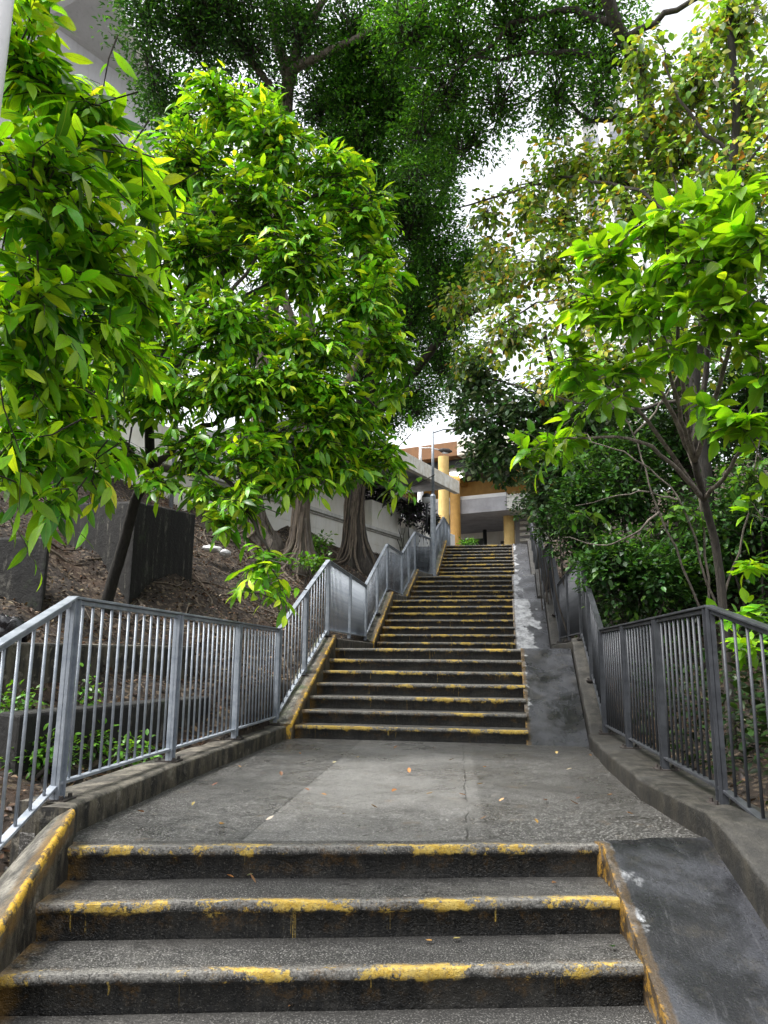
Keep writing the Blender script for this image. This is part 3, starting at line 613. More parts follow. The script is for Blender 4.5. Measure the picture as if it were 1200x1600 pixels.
# small weeds at the doorstep: planter of green
# ------------------------------------------------------------------ big grey building upper left
gb = empty('office_block', at(200, 300, 22)); tag(gb, 'grey rendered block with a slanting roof edge behind the upper left trees', 'building')
A, B, C_ = at(262, 170, 20), at(170, -30, 18), at(-300, -400, 18)
D_ = np.array([A[0], A[1], 4.4]); back = -np.array([*WNV, 0])*6
Q = [D_, A, B, C_, np.array([C_[0], C_[1], 4.4])]; V = Q+[q+back for q in Q]
mesh('wall', V, [(0, 1, 2, 3, 4), (9, 8, 7, 6, 5)]+[(i, i+5, (i+1) % 5+5, (i+1) % 5) for i in range(5)], MS['grey'], gb)
m = MB(); m.tube([A+(B-A)*0-[0, 0, .1], B-[0, 0, .1]], .1, 6); m.build('roof_edge', MS['coping'], gb)
for k in range(5):
    p = D_+(np.array([C_[0], C_[1], 4.4])-D_)*(.05+.12*k)
    for j in range(2):
        m = MB(); m.box(p+np.array([*WNV, 0])*.02+[0, 0, 1.6+3*j], (1.0, .08, 1.2), (np.array([*(C_-D_)[:2]/np.linalg.norm((C_-D_)[:2]), 0]), np.array([*WNV, 0]), BZ)); m.build('window', MS['glass'], gb)
adopt(gb)
# ------------------------------------------------------------------ far white apartment towers
def tower(u, v, D, wd, dp, rot, name, label):
    p = at(u, v, D); t = empty(name, (p[0], p[1], 0)); tag(t, label, 'building')
    ca, sa = math.cos(rot), math.sin(rot); ax = (np.array([ca, sa, 0]), np.array([-sa, ca, 0]), BZ); h = p[2]+4
    m = MB(); m.box((p[0], p[1], h/2), (wd, dp, h), ax)
    for k in (-.5, .0, .5): m.box(np.array([p[0], p[1], h/2])+ax[0]*wd*k*.8-ax[1]*(dp/2+.6), (wd*.16, 1.2, h), ax)
    m.build('wall', MS['tower'], t)
    for f in range(int(h/3)):
        z = 1.8+3*f
        if z < p[2]-18: continue
        for k in (-.33, -.17, .17, .33):
            w_ = MB(); w_.box(np.array([p[0], p[1], z])+ax[0]*wd*k-ax[1]*(dp/2+.02), (1.5, .16, 1.3), ax); fr = w_.build('window', MS['paleglass'], t)
            s_ = MB(); s_.box(np.array([p[0], p[1], z-.8])+ax[0]*wd*k-ax[1]*(dp/2+.25), (1.9, .5, .12), ax); s_.build('sill', MS['tower'], fr)
    adopt(t)
tower(948, 215, 75, 6.0, 8, math.radians(-12), 'apartment_tower', 'white apartment tower seen far off through the gap in the right-hand leaves')
0 and tower(812, 205, 95, 2.6, 5, math.radians(5), 'apartment_tower', 'sliver of distant tower in the gap near the top centre')
# ------------------------------------------------------------------ concrete blocks and walls on the slope
def prism(name, base, ztop, zbot, mat, label, cat='concrete block'):
    n = len(base); zt = ztop if isinstance(ztop, (list, tuple)) else [ztop]*n
    V = [(p[0], p[1], z) for p, z in zip(base, zt)]+[(p[0], p[1], zbot) for p in base]
    o = mesh(name, V, [tuple(range(n)), tuple(range(n, 2*n))[::-1]]+[(i, i+n, (i+1) % n+n, (i+1) % n) for i in range(n)], mat)
    md = o.modifiers.new('b', 'BEVEL'); md.width = .025; md.segments = 2; md.limit_method = 'ANGLE'
    return tag(o, label, cat)
def pxy(u, v, D): return at(u, v, D)[:2]
b0 = at(213, 783, 9.3); b1 = at(306, 803, 11.0); b3 = at(80, 787, 10.6)
prism('concrete_block', [b0[:2], b1[:2], (b1+(b3-b0))[:2], b3[:2]], [b0[2], b1[2], b1[2]+.1, b3[2]], .8, MS['block'], 'large mould-blackened concrete block on the slope beside the thin dark tree trunk')
c0_ = at(76, 838, 7.3); c1 = at(80, 832, 8.3); c3 = at(-150, 815, 7.6)
prism('concrete_block', [c0_[:2], c1[:2], (c1+(c3-c0_))[:2], c3[:2]], c0_[2], .6, MS['block'], 'dark concrete block cut off by the left edge of the photo')
lw = [(-1.12, .9), (-.72, 3.2), (-.95, 3.3), (-1.36, 1.0)]
prism('retaining_wall', lw, [.50, .50, .50, .50], -1, MS['block'], 'low dark retaining wall seen through the left railing bars', 'wall')
lw = [(-1.9, 1.6), (-1.3, 4.1), (-1.6, 4.3), (-2.2, 1.8)]
prism('retaining_wall', lw, .98, -1, MS['kerbLp'], 'brown stained upper retaining wall on the slope behind the left railing', 'wall')
def lumpy(name, c, r, mat, label, cat, sq=.6, seed=1):
    V, F = ball((0, 0, 0), 1, 12); V = np.array(V); k = vnoise(V[:, 0]*2+seed, V[:, 1]*2+V[:, 2]*3)*.7+vnoise(V[:, 0]*5+seed, V[:, 2]*5+V[:, 1]*4, 1)*.5+.3
    V = V*k[:, None]*np.array(r)+np.array(c); return tag(mesh(name, V, F, mat, None, True), label, cat)
lumpy('rubbish_bag', at(12, 988, 6.4), (.16, .16, .18), MS['bag'], 'black plastic rubbish bag on the slope at the left edge', 'bag')
lumpy('crumpled_paper', at(330, 858, 12.6), (.17, .12, .06), MS['paper'], 'larger white crumpled litter left of the fig roots', 'litter', seed=4)
lumpy('crumpled_paper', at(352, 864, 12.6), (.10, .10, .07), MS['paper'], 'small white scrap right of the larger litter', 'litter', seed=8)
t = empty('wall_lamp', at(192, 728, 13.3)); tag(t, 'black floodlight fixed to the pale podium wall', 'wall lamp')
q = at(192, 728, 13.7); m = MB(); m.box(q, (.28, .34, .22), (BX, BY, BZ)); m.build('housing', MS['bag'], t, bevel=.03); m = MB(); m.bar(q, q-np.array([*WNV, 0])*.5, .06, .06); m.build('bracket', MS['bag'], t); adopt(t)
# ------------------------------------------------------------------ leaves
def leaf_mesh(name, P, D, N, L, wr, col, mat, parent, detail=2, fold=.22, droop=.25, kind=None):
    n = len(P); D = D/(np.linalg.norm(D, axis=1)[:, None]+1e-9); S = np.cross(D, N); S /= np.linalg.norm(S, axis=1)[:, None]+1e-9; U = np.cross(S, D)
    if detail == 2:
        rows = [(0, 0), (.16, .55), (.36, .95), (.6, 1.), (.82, .58), (1, 0)]
    elif detail == 1: rows = [(0, 0), (.3, .85), (.65, .9), (1, 0)]
    else: rows = [(0, 0), (.45, 1), (1, 0)]
    T = []; UVt = []; F3 = []; F4 = []
    idx = []
    for a, w_ in rows:
        if w_ == 0: idx.append((len(T),)*3); T.append((a, 0, 0)); UVt.append((.5, a))
        else:
            idx.append((len(T), len(T)+1, len(T)+2))
            for b in (-1, 0, 1): T.append((a, b*w_, abs(b)*w_)); UVt.append((.5+b*.5*w_, a))
    for r0, r1 in zip(idx[:-1], idx[1:]):
        for q in (0, 1):
            f = [r0[q], r0[q+1], r1[q+1], r1[q]]; g = []
            for x in f:
                if x not in g: g.append(x)
            (F4 if len(g) == 4 else F3).append(g)
    if detail == 0:      # flat pair of triangles folded on the midrib
        T = [(0, 0, 0), (.42, 1, 1), (1, 0, 0), (.42, -1, 1)]; UVt = [(.5, 0), (1, .4), (.5, 1), (0, .4)]; F3 = [(0, 1, 2), (0, 2, 3)]; F4 = []
    T = np.array(T); m = len(T); wd = L*wr*.5
    dr = droop*(.4+1.2*RNG.random(n)); fo = fold*(.4+1.2*RNG.random(n))
    V = (P[:, None]+D[:, None]*(T[None, :, 0:1]*L[:, None, None])+S[:, None]*(T[None, :, 1:2]*wd[:, None, None])
         + U[:, None]*((T[None, :, 2:3]*(wd*fo)[:, None, None])-(T[None, :, 0:1]**2*(L*dr)[:, None, None])))
    V = V.reshape(-1, 3); base = (np.arange(n)*m)[:, None, None]; Fs = []
    if F3: Fs.append((np.array(F3)[None]+base).reshape(-1, 3))
    if F4: Fs.append((np.array(F4)[None]+base).reshape(-1, 4))
    C = np.repeat(col, m, 0); UV = np.tile(np.array(UVt), (n, 1))
    o = fast(name, V, Fs, mat, parent, C, UV, detail > 0)
    if kind: o['kind'] = kind
    return o
def rvec(n): v = RNG.normal(size=(n, 3)); return v/np.linalg.norm(v, axis=1)[:, None]
def palette(n, cols, w_=None, jit=.18):
    c = np.array(cols)[RNG.choice(len(cols), n, p=None if w_ is None else np.array(w_)/sum(w_))]
    return np.clip(c*(1+jit*RNG.normal(size=(n, 1)))*(1+.08*RNG.normal(size=(n, 3))), .004, .9)
def blob_points(blobs, n, shell=.5):
    """blobs: (centre, radii); points biased to the shell"""
    vol = np.array([b[1][0]*b[1][1]*b[1][2] for b in blobs])**.75; k = RNG.choice(len(blobs), n, p=vol/vol.sum())
    d = rvec(n); r = RNG.random(n)**shell; c = np.array([b[0] for b in blobs])[k]; R = np.array([b[1] for b in blobs])[k]
    return c+d*r[:, None]*R, d, k
def twigs(name, tips, roots, mat, parent, r=.006, kink=.12):
    n = len(tips); m = 4; t = np.linspace(0, 1, m)
    P = roots[:, None]*(1-t)[None, :, None]+tips[:, None]*t[None, :, None]; Ln = np.linalg.norm(tips-roots, axis=1)[:, None, None]
    P = P+RNG.normal(size=P.shape)*kink*Ln*(t*(1-t)*2)[None, :, None]; P[:, :, 2] += (Ln[:, :, 0]*.10*np.sin(t*math.pi)[None])
    T = (tips-roots)/Ln[:, 0]; a = np.cross(T, [.3, .5, .81]); a /= np.linalg.norm(a, axis=1)[:, None]+1e-9; b = np.cross(T, a)
    th = [0, 2.1, 4.2]; ring = np.stack([a*math.cos(x)+b*math.sin(x) for x in th], 1)
    rr = (r*(1.6-1.2*t))[None, :, None, None]*np.ones((n, 1, 1, 1))
    V = (P[:, :, None]+ring[:, None]*rr).reshape(-1, 3); f = []
    for i in range(m-1):
        for q in range(3): f.append((i*3+q, i*3+(q+1) % 3, (i+1)*3+(q+1) % 3, (i+1)*3+q))
    F = (np.array(f)[None]+(np.arange(n)*m*3)[:, None, None]).reshape(-1, 4)
    return fast(name, V, [F], mat, parent)
def rosettes(name, blobs, ntw, per, L, wr, cols, cw, mat, parent, detail=2, outward=.7, up=.15, dr=.3, shell=.4, twroot=None, barkmat=None, tw_r=.005, twk=.12, spread=.02, hang=0., toproot=.55):
    tips, d, k = blob_points(blobs, ntw, shell)
    c = np.array([b[0] for b in blobs])[k]
    R = np.array([b[1] for b in blobs])[k]
    if barkmat is not None:
        root = c+(tips-c)*(.25*RNG.random((ntw, 1)))-np.array([0, 0, 1])*R[:, 2:3]*toproot*RNG.random((ntw, 1)); sel = RNG.random(ntw) < .6
        twigs('twigs', tips[sel], root[sel], barkmat, parent, tw_r, twk)['kind'] = 'stuff'
    P = np.repeat(tips, per, 0); dd = np.repeat(d, per, 0); n = len(P)
    ax = dd*outward+rvec(n)*1.0; ax[:, 2] = ax[:, 2]*.6+up-hang
    ax /= np.linalg.norm(ax, axis=1)[:, None]
    P = P+ax*spread+rvec(n)*spread
    N = np.array([0, 0, 1.])+rvec(n)*.45+dd*.25
    tone = np.repeat(1+.22*RNG.normal(size=ntw), per)[:, None]
    col = np.clip(palette(n, cols, cw)*np.clip(tone, .5, 1.6), .004, .8)
    Ls = L*(.65+.6*RNG.random(n))
    return leaf_mesh(name, P, ax, N, Ls, wr, col, mat, parent, detail, .25, dr)
def sprays(name, blobs, ns, SL, nl, L, wr, cols, cw, mat, parent, detail, droop=.35, barkmat=None, tw_r=.004, dr=.3, lift=.25, shell=.45):
    """arching twigs carrying two ranks of drooping leaves"""
    tips, d, k = blob_points(blobs, ns, shell); z = np.array([0, 0, 1.])
    h = d*np.array([1, 1, .55])+rvec(ns)*.45; h[:, 2] += lift; h /= np.linalg.norm(h, axis=1)[:, None]
    Ls = SL*(.55+.9*RNG.random(ns)); p0 = tips-h*Ls[:, None]*.8
    sd_ = np.cross(h, z); sd_ /= np.linalg.norm(sd_, axis=1)[:, None]+1e-9
    roll = RNG.normal(size=ns)*.35; sd_ = sd_+z*roll[:, None]; sd_ /= np.linalg.norm(sd_, axis=1)[:, None]
    S = np.tile(np.linspace(.18, 1, nl), (ns, 1))+RNG.normal(size=(ns, nl))*.03
    P = p0[:, None]+h[:, None]*(Ls[:, None]*S)[..., None]-z*(droop*Ls[:, None]*S**2)[..., None]
    T = h[:, None]-z*(2*droop*S)[..., None]; T /= np.linalg.norm(T, axis=2)[..., None]
    sg = np.where(np.arange(nl) % 2 == 0, 1, -1)[None, :, None]*(1.05-.75*np.clip(S, 0, 1))[..., None]
    D = T*.75+sd_[:, None]*sg*1.1-z*.18+RNG.normal(size=(ns, nl, 3))*.20
    N = np.cross(sd_[:, None]*np.ones((1, nl, 1)), T); N = np.where(N[..., 2:3] < 0, -N, N)+RNG.normal(size=(ns, nl, 3))*.28
    n = ns*nl; tone = np.repeat(np.clip(1+.28*RNG.normal(size=ns), .45, 1.8), nl)[:, None]; col = np.clip(palette(n, cols, cw)*tone, .004, .8)
    LL = L*(.45+.70*RNG.random(n))*np.repeat(.8+.4*RNG.random(ns), nl)
    if barkmat is not None: twigs('twigs', p0+h*Ls[:, None]-z*(droop*Ls)[:, None], p0, barkmat, parent, tw_r, .08)['kind'] = 'stuff'
    return leaf_mesh(name, P.reshape(-1, 3), D.reshape(-1, 3), N.reshape(-1, 3), LL, wr, col, mat, parent, detail, .25, dr)
def limb(pts, r0, r1, n=10, flute=0, fn=5, sub=6, jit=.04, wob=.02):
    """smooth tapered limb through points"""
    P = np.array(pts, float); k = len(P); t = np.linspace(0, k-1, (k-1)*sub+1); out = []
    for x in t:
        i = min(int(x), k-2); f = x-i; p0, p1, p2, p3 = P[max(i-1, 0)], P[i], P[i+1], P[min(i+2, k-1)]
        out.append(.5*((2*p1)+(-p0+p2)*f+(2*p0-5*p1+4*p2-p3)*f*f+(-p0+3*p1-3*p2+p3)*f**3))
    out = np.array(out); out[1:-1] += RNG.normal(size=(len(out)-2, 3))*wob*r0
    m = MB(); m.tube(out, np.linspace(r0, r1, len(out)), n, True, flute, fn, random.random()*6, jit); return m
def blobs_at(lst): return [(at(u, v, D), (np.array([ru, rd, rv])/FPX*D)) for u, v, D, ru, rv, rd in lst]

# ---- tree A : bright long-leaved branches, near left
tA = empty('broadleaf_tree', (-1.6, -.6, -.6)); tag(tA, 'nearest bright green long-leaved tree filling the left edge of the photo', 'tree')
trk = [(-2.2, .2, 0.0), (-1.9, -.1, 1.4), at(-150, 500, 4.2), at(-120, 200, 4.2), at(-40, -50, 4.2)]
limb(trk, .10, .04, 10).build('trunk', MS['barkd'], tA, True)
for e in ((200, 210, 4.0), (120, 330, 3.8), (230, 430, 4.1), (130, 560, 3.9), (180, 640, 4.1), (80, 760, 3.7), (60, 100, 3.8)):
    p = at(*e); s0 = np.array(trk[2]) if e[1] > 400 else np.array(trk[3]); limb([s0, s0*.5+p*.5+[0, 0, .12], p], .022, .006, 6).build('branch', MS['barkd'], tA, True)
bA = blobs_at([(40, 80, 3.7, 100, 110, 110), (130, 190, 3.9, 75, 60, 80), (60, 260, 3.5, 110, 100, 110), (175, 235, 4.1, 60, 50, 70), (120, 370, 3.8, 100, 90, 100), (220, 440, 4.1, 55, 50, 60), (50, 470, 3.5, 110, 100, 110), (150, 510, 3.9, 75, 60, 80), (60, 600, 3.7, 90, 80, 90), (130, 650, 4.0, 60, 45, 70), (30, 700, 3.7, 60, 50, 70), (200, 540, 4.3, 40, 30, 50), (105, 700, 3.9, 45, 35, 50)])
gA = [(.14, .38, .014), (.24, .52, .018), (.06, .22, .012), (.40, .66, .03)]
sprays('foliage', bA, 360, .40, 10, .165, .30, gA, [3, 3, 2.2, 2.0], MS['leafA'], tA, 2, .32, MS['barkd'], .0035)
# a dozen drooping sprays at the lower left
bA2 = blobs_at([(40, 790, 3.5, 25, 15, 25), (100, 745, 3.6, 30, 22, 30), (155, 700, 3.9, 30, 20, 30), (20, 660, 3.3, 30, 30, 30), (230, 290, 4.0, 22, 40, 30), (150, 130, 3.8, 40, 20, 40)])
sprays('foliage', bA2, 30, .40, 9, .17, .30, gA, [3, 3, 2, 1.5], MS['leafA'], tA, 2, .6, MS['barkd'], .0035)
adopt(tA)
# ---- tree B : the large leafy crown left of centre
tb = at(168, 935, 8.6); tB = empty('broadleaf_tree', tb); tag(tB, 'leafy green tree with a thin dark leaning trunk, in front of the large concrete block', 'tree')
limb([tb-[0, 0, .4], tb, at(190, 860, 8.6), at(212, 780, 8.5), at(234, 735, 8.3), at(236, 640, 8.1), at(270, 520, 8)], .075, .045, 12, .08, 3).build('trunk', MS['black'], tB, True)
f0 = at(234, 735, 8.3); f1_ = at(236, 640, 8.1); f2_ = at(270, 520, 8)
for a, mids, e in ((f0, (330, 660, 7.8), (450, 640, 7.5)), (f0, (160, 660, 8), (90, 600, 7.8)), (f1_, (400, 540, 7.8), (560, 520, 7.8)), (f1_, (330, 500, 7.6), (420, 380, 7.8)), (f2_, (330, 350, 8), (370, 180, 8.2)), (f2_, (420, 350, 8.2), (540, 290, 8.2)), (f2_, (260, 380, 8), (270, 250, 8.2)), (f0, (340, 740, 7.4), (420, 860, 6.9)), (f1_, (480, 600, 7.6), (600, 640, 7.8)), ((f2_), (480, 420, 8), (600, 400, 8.1))):
    limb([a, at(*mids), at(*e)], .045, .010, 7, sub=8, wob=.3).build('branch', MS['barkd'], tB, True)
bB = blobs_at([(360, 160, 8.3, 75, 45, 70), (290, 250, 8.2, 75, 70, 80), (430, 220, 8.2, 70, 55, 80), (520, 270, 8.3, 65, 50, 70), (400, 320, 8.1, 95, 60, 90), (560, 330, 8.2, 60, 55, 70), (590, 410, 8.1, 45, 60, 60), (300, 380, 7.9, 90, 70, 90), (460, 400, 7.9, 90, 60, 90), (560, 470, 7.9, 60, 55, 70), (210, 470, 8., 70, 80, 80), (350, 500, 7.6, 110, 60, 90), (490, 540, 7.7, 90, 45, 80), (610, 540, 7.9, 40, 45, 50), (240, 600, 7.7, 90, 60, 80), (390, 600, 7.4, 90, 45, 80), (520, 620, 7.7, 70, 40, 70), (300, 690, 7.5, 75, 35, 60), (140, 620, 7.9, 60, 60, 60), (420, 680, 7.4, 55, 40, 60), (170, 700, 7.8, 50, 35, 50), (500, 690, 7.6, 55, 45, 60), (380, 770, 7.1, 35, 50, 40), (410, 870, 6.8, 28, 30, 35), (590, 700, 7.9, 40, 40, 40), (80, 680, 8, 60, 50, 60), (545, 660, 7.7, 50, 35, 50), (470, 735, 7.4, 45, 28, 45), (540, 725, 7.7, 45, 25, 45), (320, 755, 7.2, 50, 22, 40), (250, 740, 7.4, 40, 22, 40), (430, 735, 7.3, 40, 25, 40), (500, 650, 7.4, 60, 40, 50), (380, 700, 7.2, 60, 35, 50), (440, 590, 7.4, 70, 40, 60), (340, 590, 7.4, 60, 50, 60)])
gB = [(.11, .34, .016), (.22, .50, .018), (.05, .18, .012), (.42, .68, .03)]
sprays('foliage', bB, 2500, .44, 10, .165, .33, gB, [3, 2.8, 1.8, 2.0], MS['leafB'], tB, 1, .26, MS['barkd'], .004)
bB2 = blobs_at([(435, 905, 6.7, 14, 14, 20), (390, 900, 6.7, 14, 12, 20), (620, 740, 7.8, 18, 14, 20), (610, 595, 7.9, 25, 18, 30), (345, 800, 7.0, 20, 25, 20)])
sprays('foliage', bB2, 30, .40, 9, .18, .34, gB, [2, 3, 1, 2], MS['leafB'], tB, 2, .6, MS['barkd'], .004)
adopt(tB)
# ---- fig trees with fluted trunks and aerial roots
def on_ground(x, y): return float(hill(x, y))
def fig(name, label, u, D, r, tops, nroot, blobs, nt, seed, mt='bark', leafcols=None, lean=0):
    random.seed(seed); b = at(u, 900, D); z = on_ground(b[0], b[1]); base = np.array([b[0], b[1], z]); t = empty(name, base); tag(t, label, 'tree')
    P = [base+[0, 0, -.3]]+[np.array(at(*q)) for q in tops[0]]
    m = MB(); k = len(P); sub = 7; tt = np.linspace(0, k-1, (k-1)*sub+1); pts = np.array([P[min(int(x), k-2)]*(1-(x-min(int(x), k-2)))+P[min(int(x), k-2)+1]*(x-min(int(x), k-2)) for x in tt])
    hz = pts[:, 2]-z; rad = r*(1+1.9*np.exp(-np.clip(hz, 0, 9)*3.0))*np.interp(hz, [0, 9], [1, .5])
    m.tube(pts, rad, 40, True, .20, 7, seed, .03); m.build('trunk', MS[mt], t, True)
    for q in tops[1]:
        limb([np.array(at(*p)) for p in q[:-1]], q[-1], q[-1]*.35, 10, .08, 4, wob=.1).build('branch', MS[mt], t, True)
    for j in range(nroot):          # ropey strands running down the trunk and out over the soil
        a = 2*math.pi*j/nroot+random.uniform(-.2, .2); L = random.uniform(.7, 2.2); path = []
        for h in (2.6, 1.8, 1.1, .6, .3):
            i = int(np.argmin(abs(hz-h))); tw = a+(h*.25)
            rr = rad[i]*(1.04+.05*random.random()); path.append(pts[i]+[math.cos(tw)*rr, math.sin(tw)*rr, 0])
        for s in np.linspace(.25, 1, 6):
            ang = a+math.sin(s*3+j)*.35; x, y = base[0]+math.cos(ang)*(r*1.7+L*s), base[1]+math.sin(ang)*(r*1.7+L*s)
            if x > rlx(y)-.12: break
            path.append(np.array([x, y, on_ground(x, y)+.01]))
        limb(path, random.uniform(.025, .055), .012, 6, sub=3, wob=.15).build('root', MS['root'], t, True)
    if blobs:
        bl = blobs_at(blobs); cols = leafcols or [(.06, .19, .02), (.11, .30, .024), (.035, .11, .014)]
        rosettes('foliage', bl, int(nt*.5), 24, .092, .46, cols, [3, 2, 2], MS['leafC'], t, 0, .5, .12, .2, .75, barkmat=MS['barkd'], tw_r=.009, spread=.13, hang=.0)
    adopt(t); return t
fig('fig_tree', 'middle fig tree with a wide skirt of splayed roots on the slope', 466, 15.6, .15, ([(470, 800, 15.6), (480, 700, 15.5), (490, 560, 15.3), (470, 420, 15)], [[(480, 690, 15.5), (540, 600, 15.5), (590, 480, 15.5), .12], [(490, 600, 15.4), (440, 450, 15), (420, 300, 14.8), .12]]), 22,
    [(560, 250, 15, 90, 100, 130), (640, 330, 15.5, 85, 90, 120), (685, 430, 16, 55, 100, 100), (610, 160, 14.5, 110, 70, 120), (540, 150, 14.5, 60, 60, 90), (680, 250, 15.5, 40, 70, 80)], 3600, 3)
fig('fig_tree', 'right-hand fig tree with a dark ropey trunk close to the railing', 556, 19.0, .23, ([(553, 800, 19), (560, 720, 18.8), (575, 640, 18.5), (590, 540, 18), (600, 400, 17)], [[(575, 660, 18.6), (640, 590, 17.5), (720, 500, 16), (815, 455, 15), .13], [(572, 650, 18.5), (550, 560, 18), (530, 400, 17), .16], [(590, 560, 18), (650, 400, 17), (700, 280, 16), (730, 130, 15), .14], [(600, 420, 17), (590, 250, 16), (640, 80, 15), .13]]), 24,
    [(690, 560, 18, 50, 60, 110), (640, 620, 18, 60, 40, 90), (640, 480, 17, 70, 80, 120), (560, 560, 18.5, 60, 70, 100), (700, 480, 16.5, 40, 60, 90), (730, 420, 16, 35, 50, 80), (600, 655, 18, 35, 22, 60), (650, 640, 17.5, 40, 22, 60)], 2900, 5, 'barkd')
fig('fig_tree', 'left-hand fig tree, tall grey twin-stemmed trunk rising behind the leafy crown', 398, 15.8, .19, ([(392, 780, 15.8), (402, 700, 15.7), (412, 600, 15.5), (430, 420, 15), (445, 250, 14.5), (450, 120, 14.2), (452, 90, 14)], [[(452, 130, 14.2), (470, 60, 14), (520, -20, 13.6), .13], [(450, 120, 14.2), (430, 50, 14), (400, -60, 13.5), .12], [(448, 170, 14.3), (380, 80, 13.8), (300, 0, 13), .08], [(452, 110, 14), (560, 60, 13.5), (680, -10, 13), .10], [(410, 690, 15.7), (425, 640, 15.5), (420, 500, 15), .12]]), 14,
    [(300, 50, 13.4, 80, 70, 130), (240, 110, 13, 50, 60, 110), (390, 60, 13.6, 70, 80, 130), (470, 40, 14, 80, 80, 140), (560, 60, 14, 80, 80, 130), (280, 180, 13.5, 60, 60, 100), (330, 0, 13, 150, 60, 160), (230, 20, 13, 40, 50, 80), (500, 170, 14.5, 60, 50, 110), (620, 60, 14, 70, 70, 100), (330, 330, 17, 70, 120, 90), (400, 520, 17.2, 90, 120, 60), (250, 560, 16.5, 80, 120, 60), (500, 380, 17, 70, 100, 90)], 4400, 9, 'bark', [(.022, .075, .014), (.04, .12, .016), (.07, .20, .02)])
# ---- canopy tree reaching over the stairs from the right
random.seed(4)
p = at(1060, 900, 11.5); z = on_ground(p[0], p[1]); tD = empty('canopy_tree', (p[0], p[1], z)); tag(tD, 'tall fine-leaved tree whose dark boughs arch over the stairs at the top of the photo', 'tree')
limb([(p[0], p[1], z-.3), at(1070, 650, 11.5), at(1040, 350, 11.5), at(1010, 170, 11.5), at(1000, 110, 11.3), at(960, 30, 11), at(930, -80, 10.6)], .17, .08, 12, .08, 4).build('trunk', MS['barkd'], tD, True)
for q in ([(1000, 110, 11.3), (900, 80, 11.5), (780, 90, 12), (640, 105, 12.5), .06], [(960, 30, 11), (860, 20, 11.5), (740, 90, 12), (640, 180, 13), .06], [(1010, 170, 11.5), (930, 190, 12), (850, 140, 12.5), (760, 200, 13), .05], [(930, -80, 10.6), (820, -80, 11), (700, -20, 12), .06], [(1040, 300, 11.5), (900, 280, 12), (715, 325, 13), .045], [(980, 60, 11), (1080, 0, 10.6), (1200, -40, 10), .06]):
    limb([at(*x) for x in q[:-1]], q[-1], .012, 8, wob=.5).build('branch', MS['barkd'], tD, True)
bD = blobs_at([(640, 40, 12.5, 80, 60, 120), (720, 70, 12.5, 70, 70, 110), (800, 40, 12, 80, 60, 110), (880, 60, 12, 70, 70, 110), (950, 90, 11.6, 50, 60, 90), (700, 150, 12.8, 70, 50, 110), (780, 160, 12.5, 70, 45, 100), (870, 150, 12.2, 50, 45, 90), (660, 200, 13, 60, 40, 90), (740, 215, 13, 60, 30, 80), (930, 10, 11.5, 80, 50, 90), (780, -40, 11.5, 200, 50, 140), (860, 190, 12.2, 35, 20, 60), (650, 270, 13, 50, 30, 70), (720, 235, 13, 40, 22, 60), (930, 150, 11.6, 40, 40, 60)])
rosettes('foliage', bD, 1350, 22, .085, .46, [(.045, .14, .018), (.08, .23, .02), (.15, .36, .025)], [3, 3, 1], MS['leafC'], tD, 0, .4, 0, .2, .8, barkmat=MS['barkd'], tw_r=.010, spread=.12, hang=0)
adopt(tD)
# ---- tree E : yellowing large-leaved tree, upper right
p = at(1100, 930, 9.5); z = on_ground(p[0], p[1]); tE = empty('yellowing_tree', (p[0], p[1], z)); tag(tE, 'tree with sparse yellow-green and orange leaves against the white sky at upper right', 'tree')
limb([(p[0], p[1], z-.3), at(1105, 760, 9.5), at(1085, 600, 9.6), at(1120, 400, 9.6), at(1150, 200, 9.8), at(1140, 20, 10), at(1150, -100, 10)], .085, .035, 12, .05, 4).build('trunk', MS['black'], tE, True)
for q in ([(1085, 600, 9.6), (1000, 480, 10.4), (860, 470, 11.5), (760, 520, 12.5), .04], [(1120, 400, 9.6), (1000, 300, 10.5), (860, 277, 12), (780, 300, 13), .035], [(1150, 250, 9.8), (1060, 150, 10), (1030, 60, 10.5), .03], [(1085, 620, 9.6), (960, 640, 10.5), (800, 600, 12), .03], [(1140, 300, 9.7), (1220, 180, 9.5), .03], [(1110, 430, 9.6), (1060, 330, 10), (1040, 220, 10.5), .03]):
    limb([at(*x) for x in q[:-1]], q[-1], .008, 7, wob=.6).build('branch', MS['barkd'], tE, True)
bE = blobs_at([(720, 470, 14, 35, 35, 60), (745, 560, 14, 45, 45, 60), (770, 400, 13.5, 35, 45, 60), (940, 400, 11.8, 50, 50, 70), (980, 240, 11, 30, 25, 60), (1330, 200, 8, 120, 200, 150), (1330, 560, 7.5, 90, 160, 120), (1400, 300, 5.5, 150, 150, 100), (985, 180, 11, 30, 40, 60), (900, 250, 12, 40, 25, 60), (760, 330, 13, 30, 25, 40), (1150, 40, 10.2, 80, 60, 110), (1080, 130, 10.4, 60, 70, 110), (1170, 160, 10, 60, 80, 100), (1060, 240, 10.6, 70, 50, 100), (1150, 280, 9.8, 70, 50, 90), (960, 260, 11.4, 60, 35, 90), (870, 265, 12, 55, 32, 90), (1000, 330, 11, 80, 40, 100), (880, 340, 12, 65, 40, 90), (820, 320, 12.6, 30, 45, 80), (860, 410, 12, 70, 40, 90), (780, 440, 12.8, 45, 50, 80), (900, 480, 11.6, 60, 60, 90), (800, 520, 12.6, 60, 45, 90), (960, 560, 11, 70, 60, 90), (1060, 420, 10.4, 70, 60, 90), (1160, 400, 9.8, 60, 60, 80), (1080, 540, 10.2, 80, 70, 90), (880, 590, 11.6, 60, 50, 90), (1000, 100, 10.6, 30, 50, 70), (1030, 190, 10.6, 50, 30, 70)])  # blobs beyond the right edge are unseen, added to shade that side
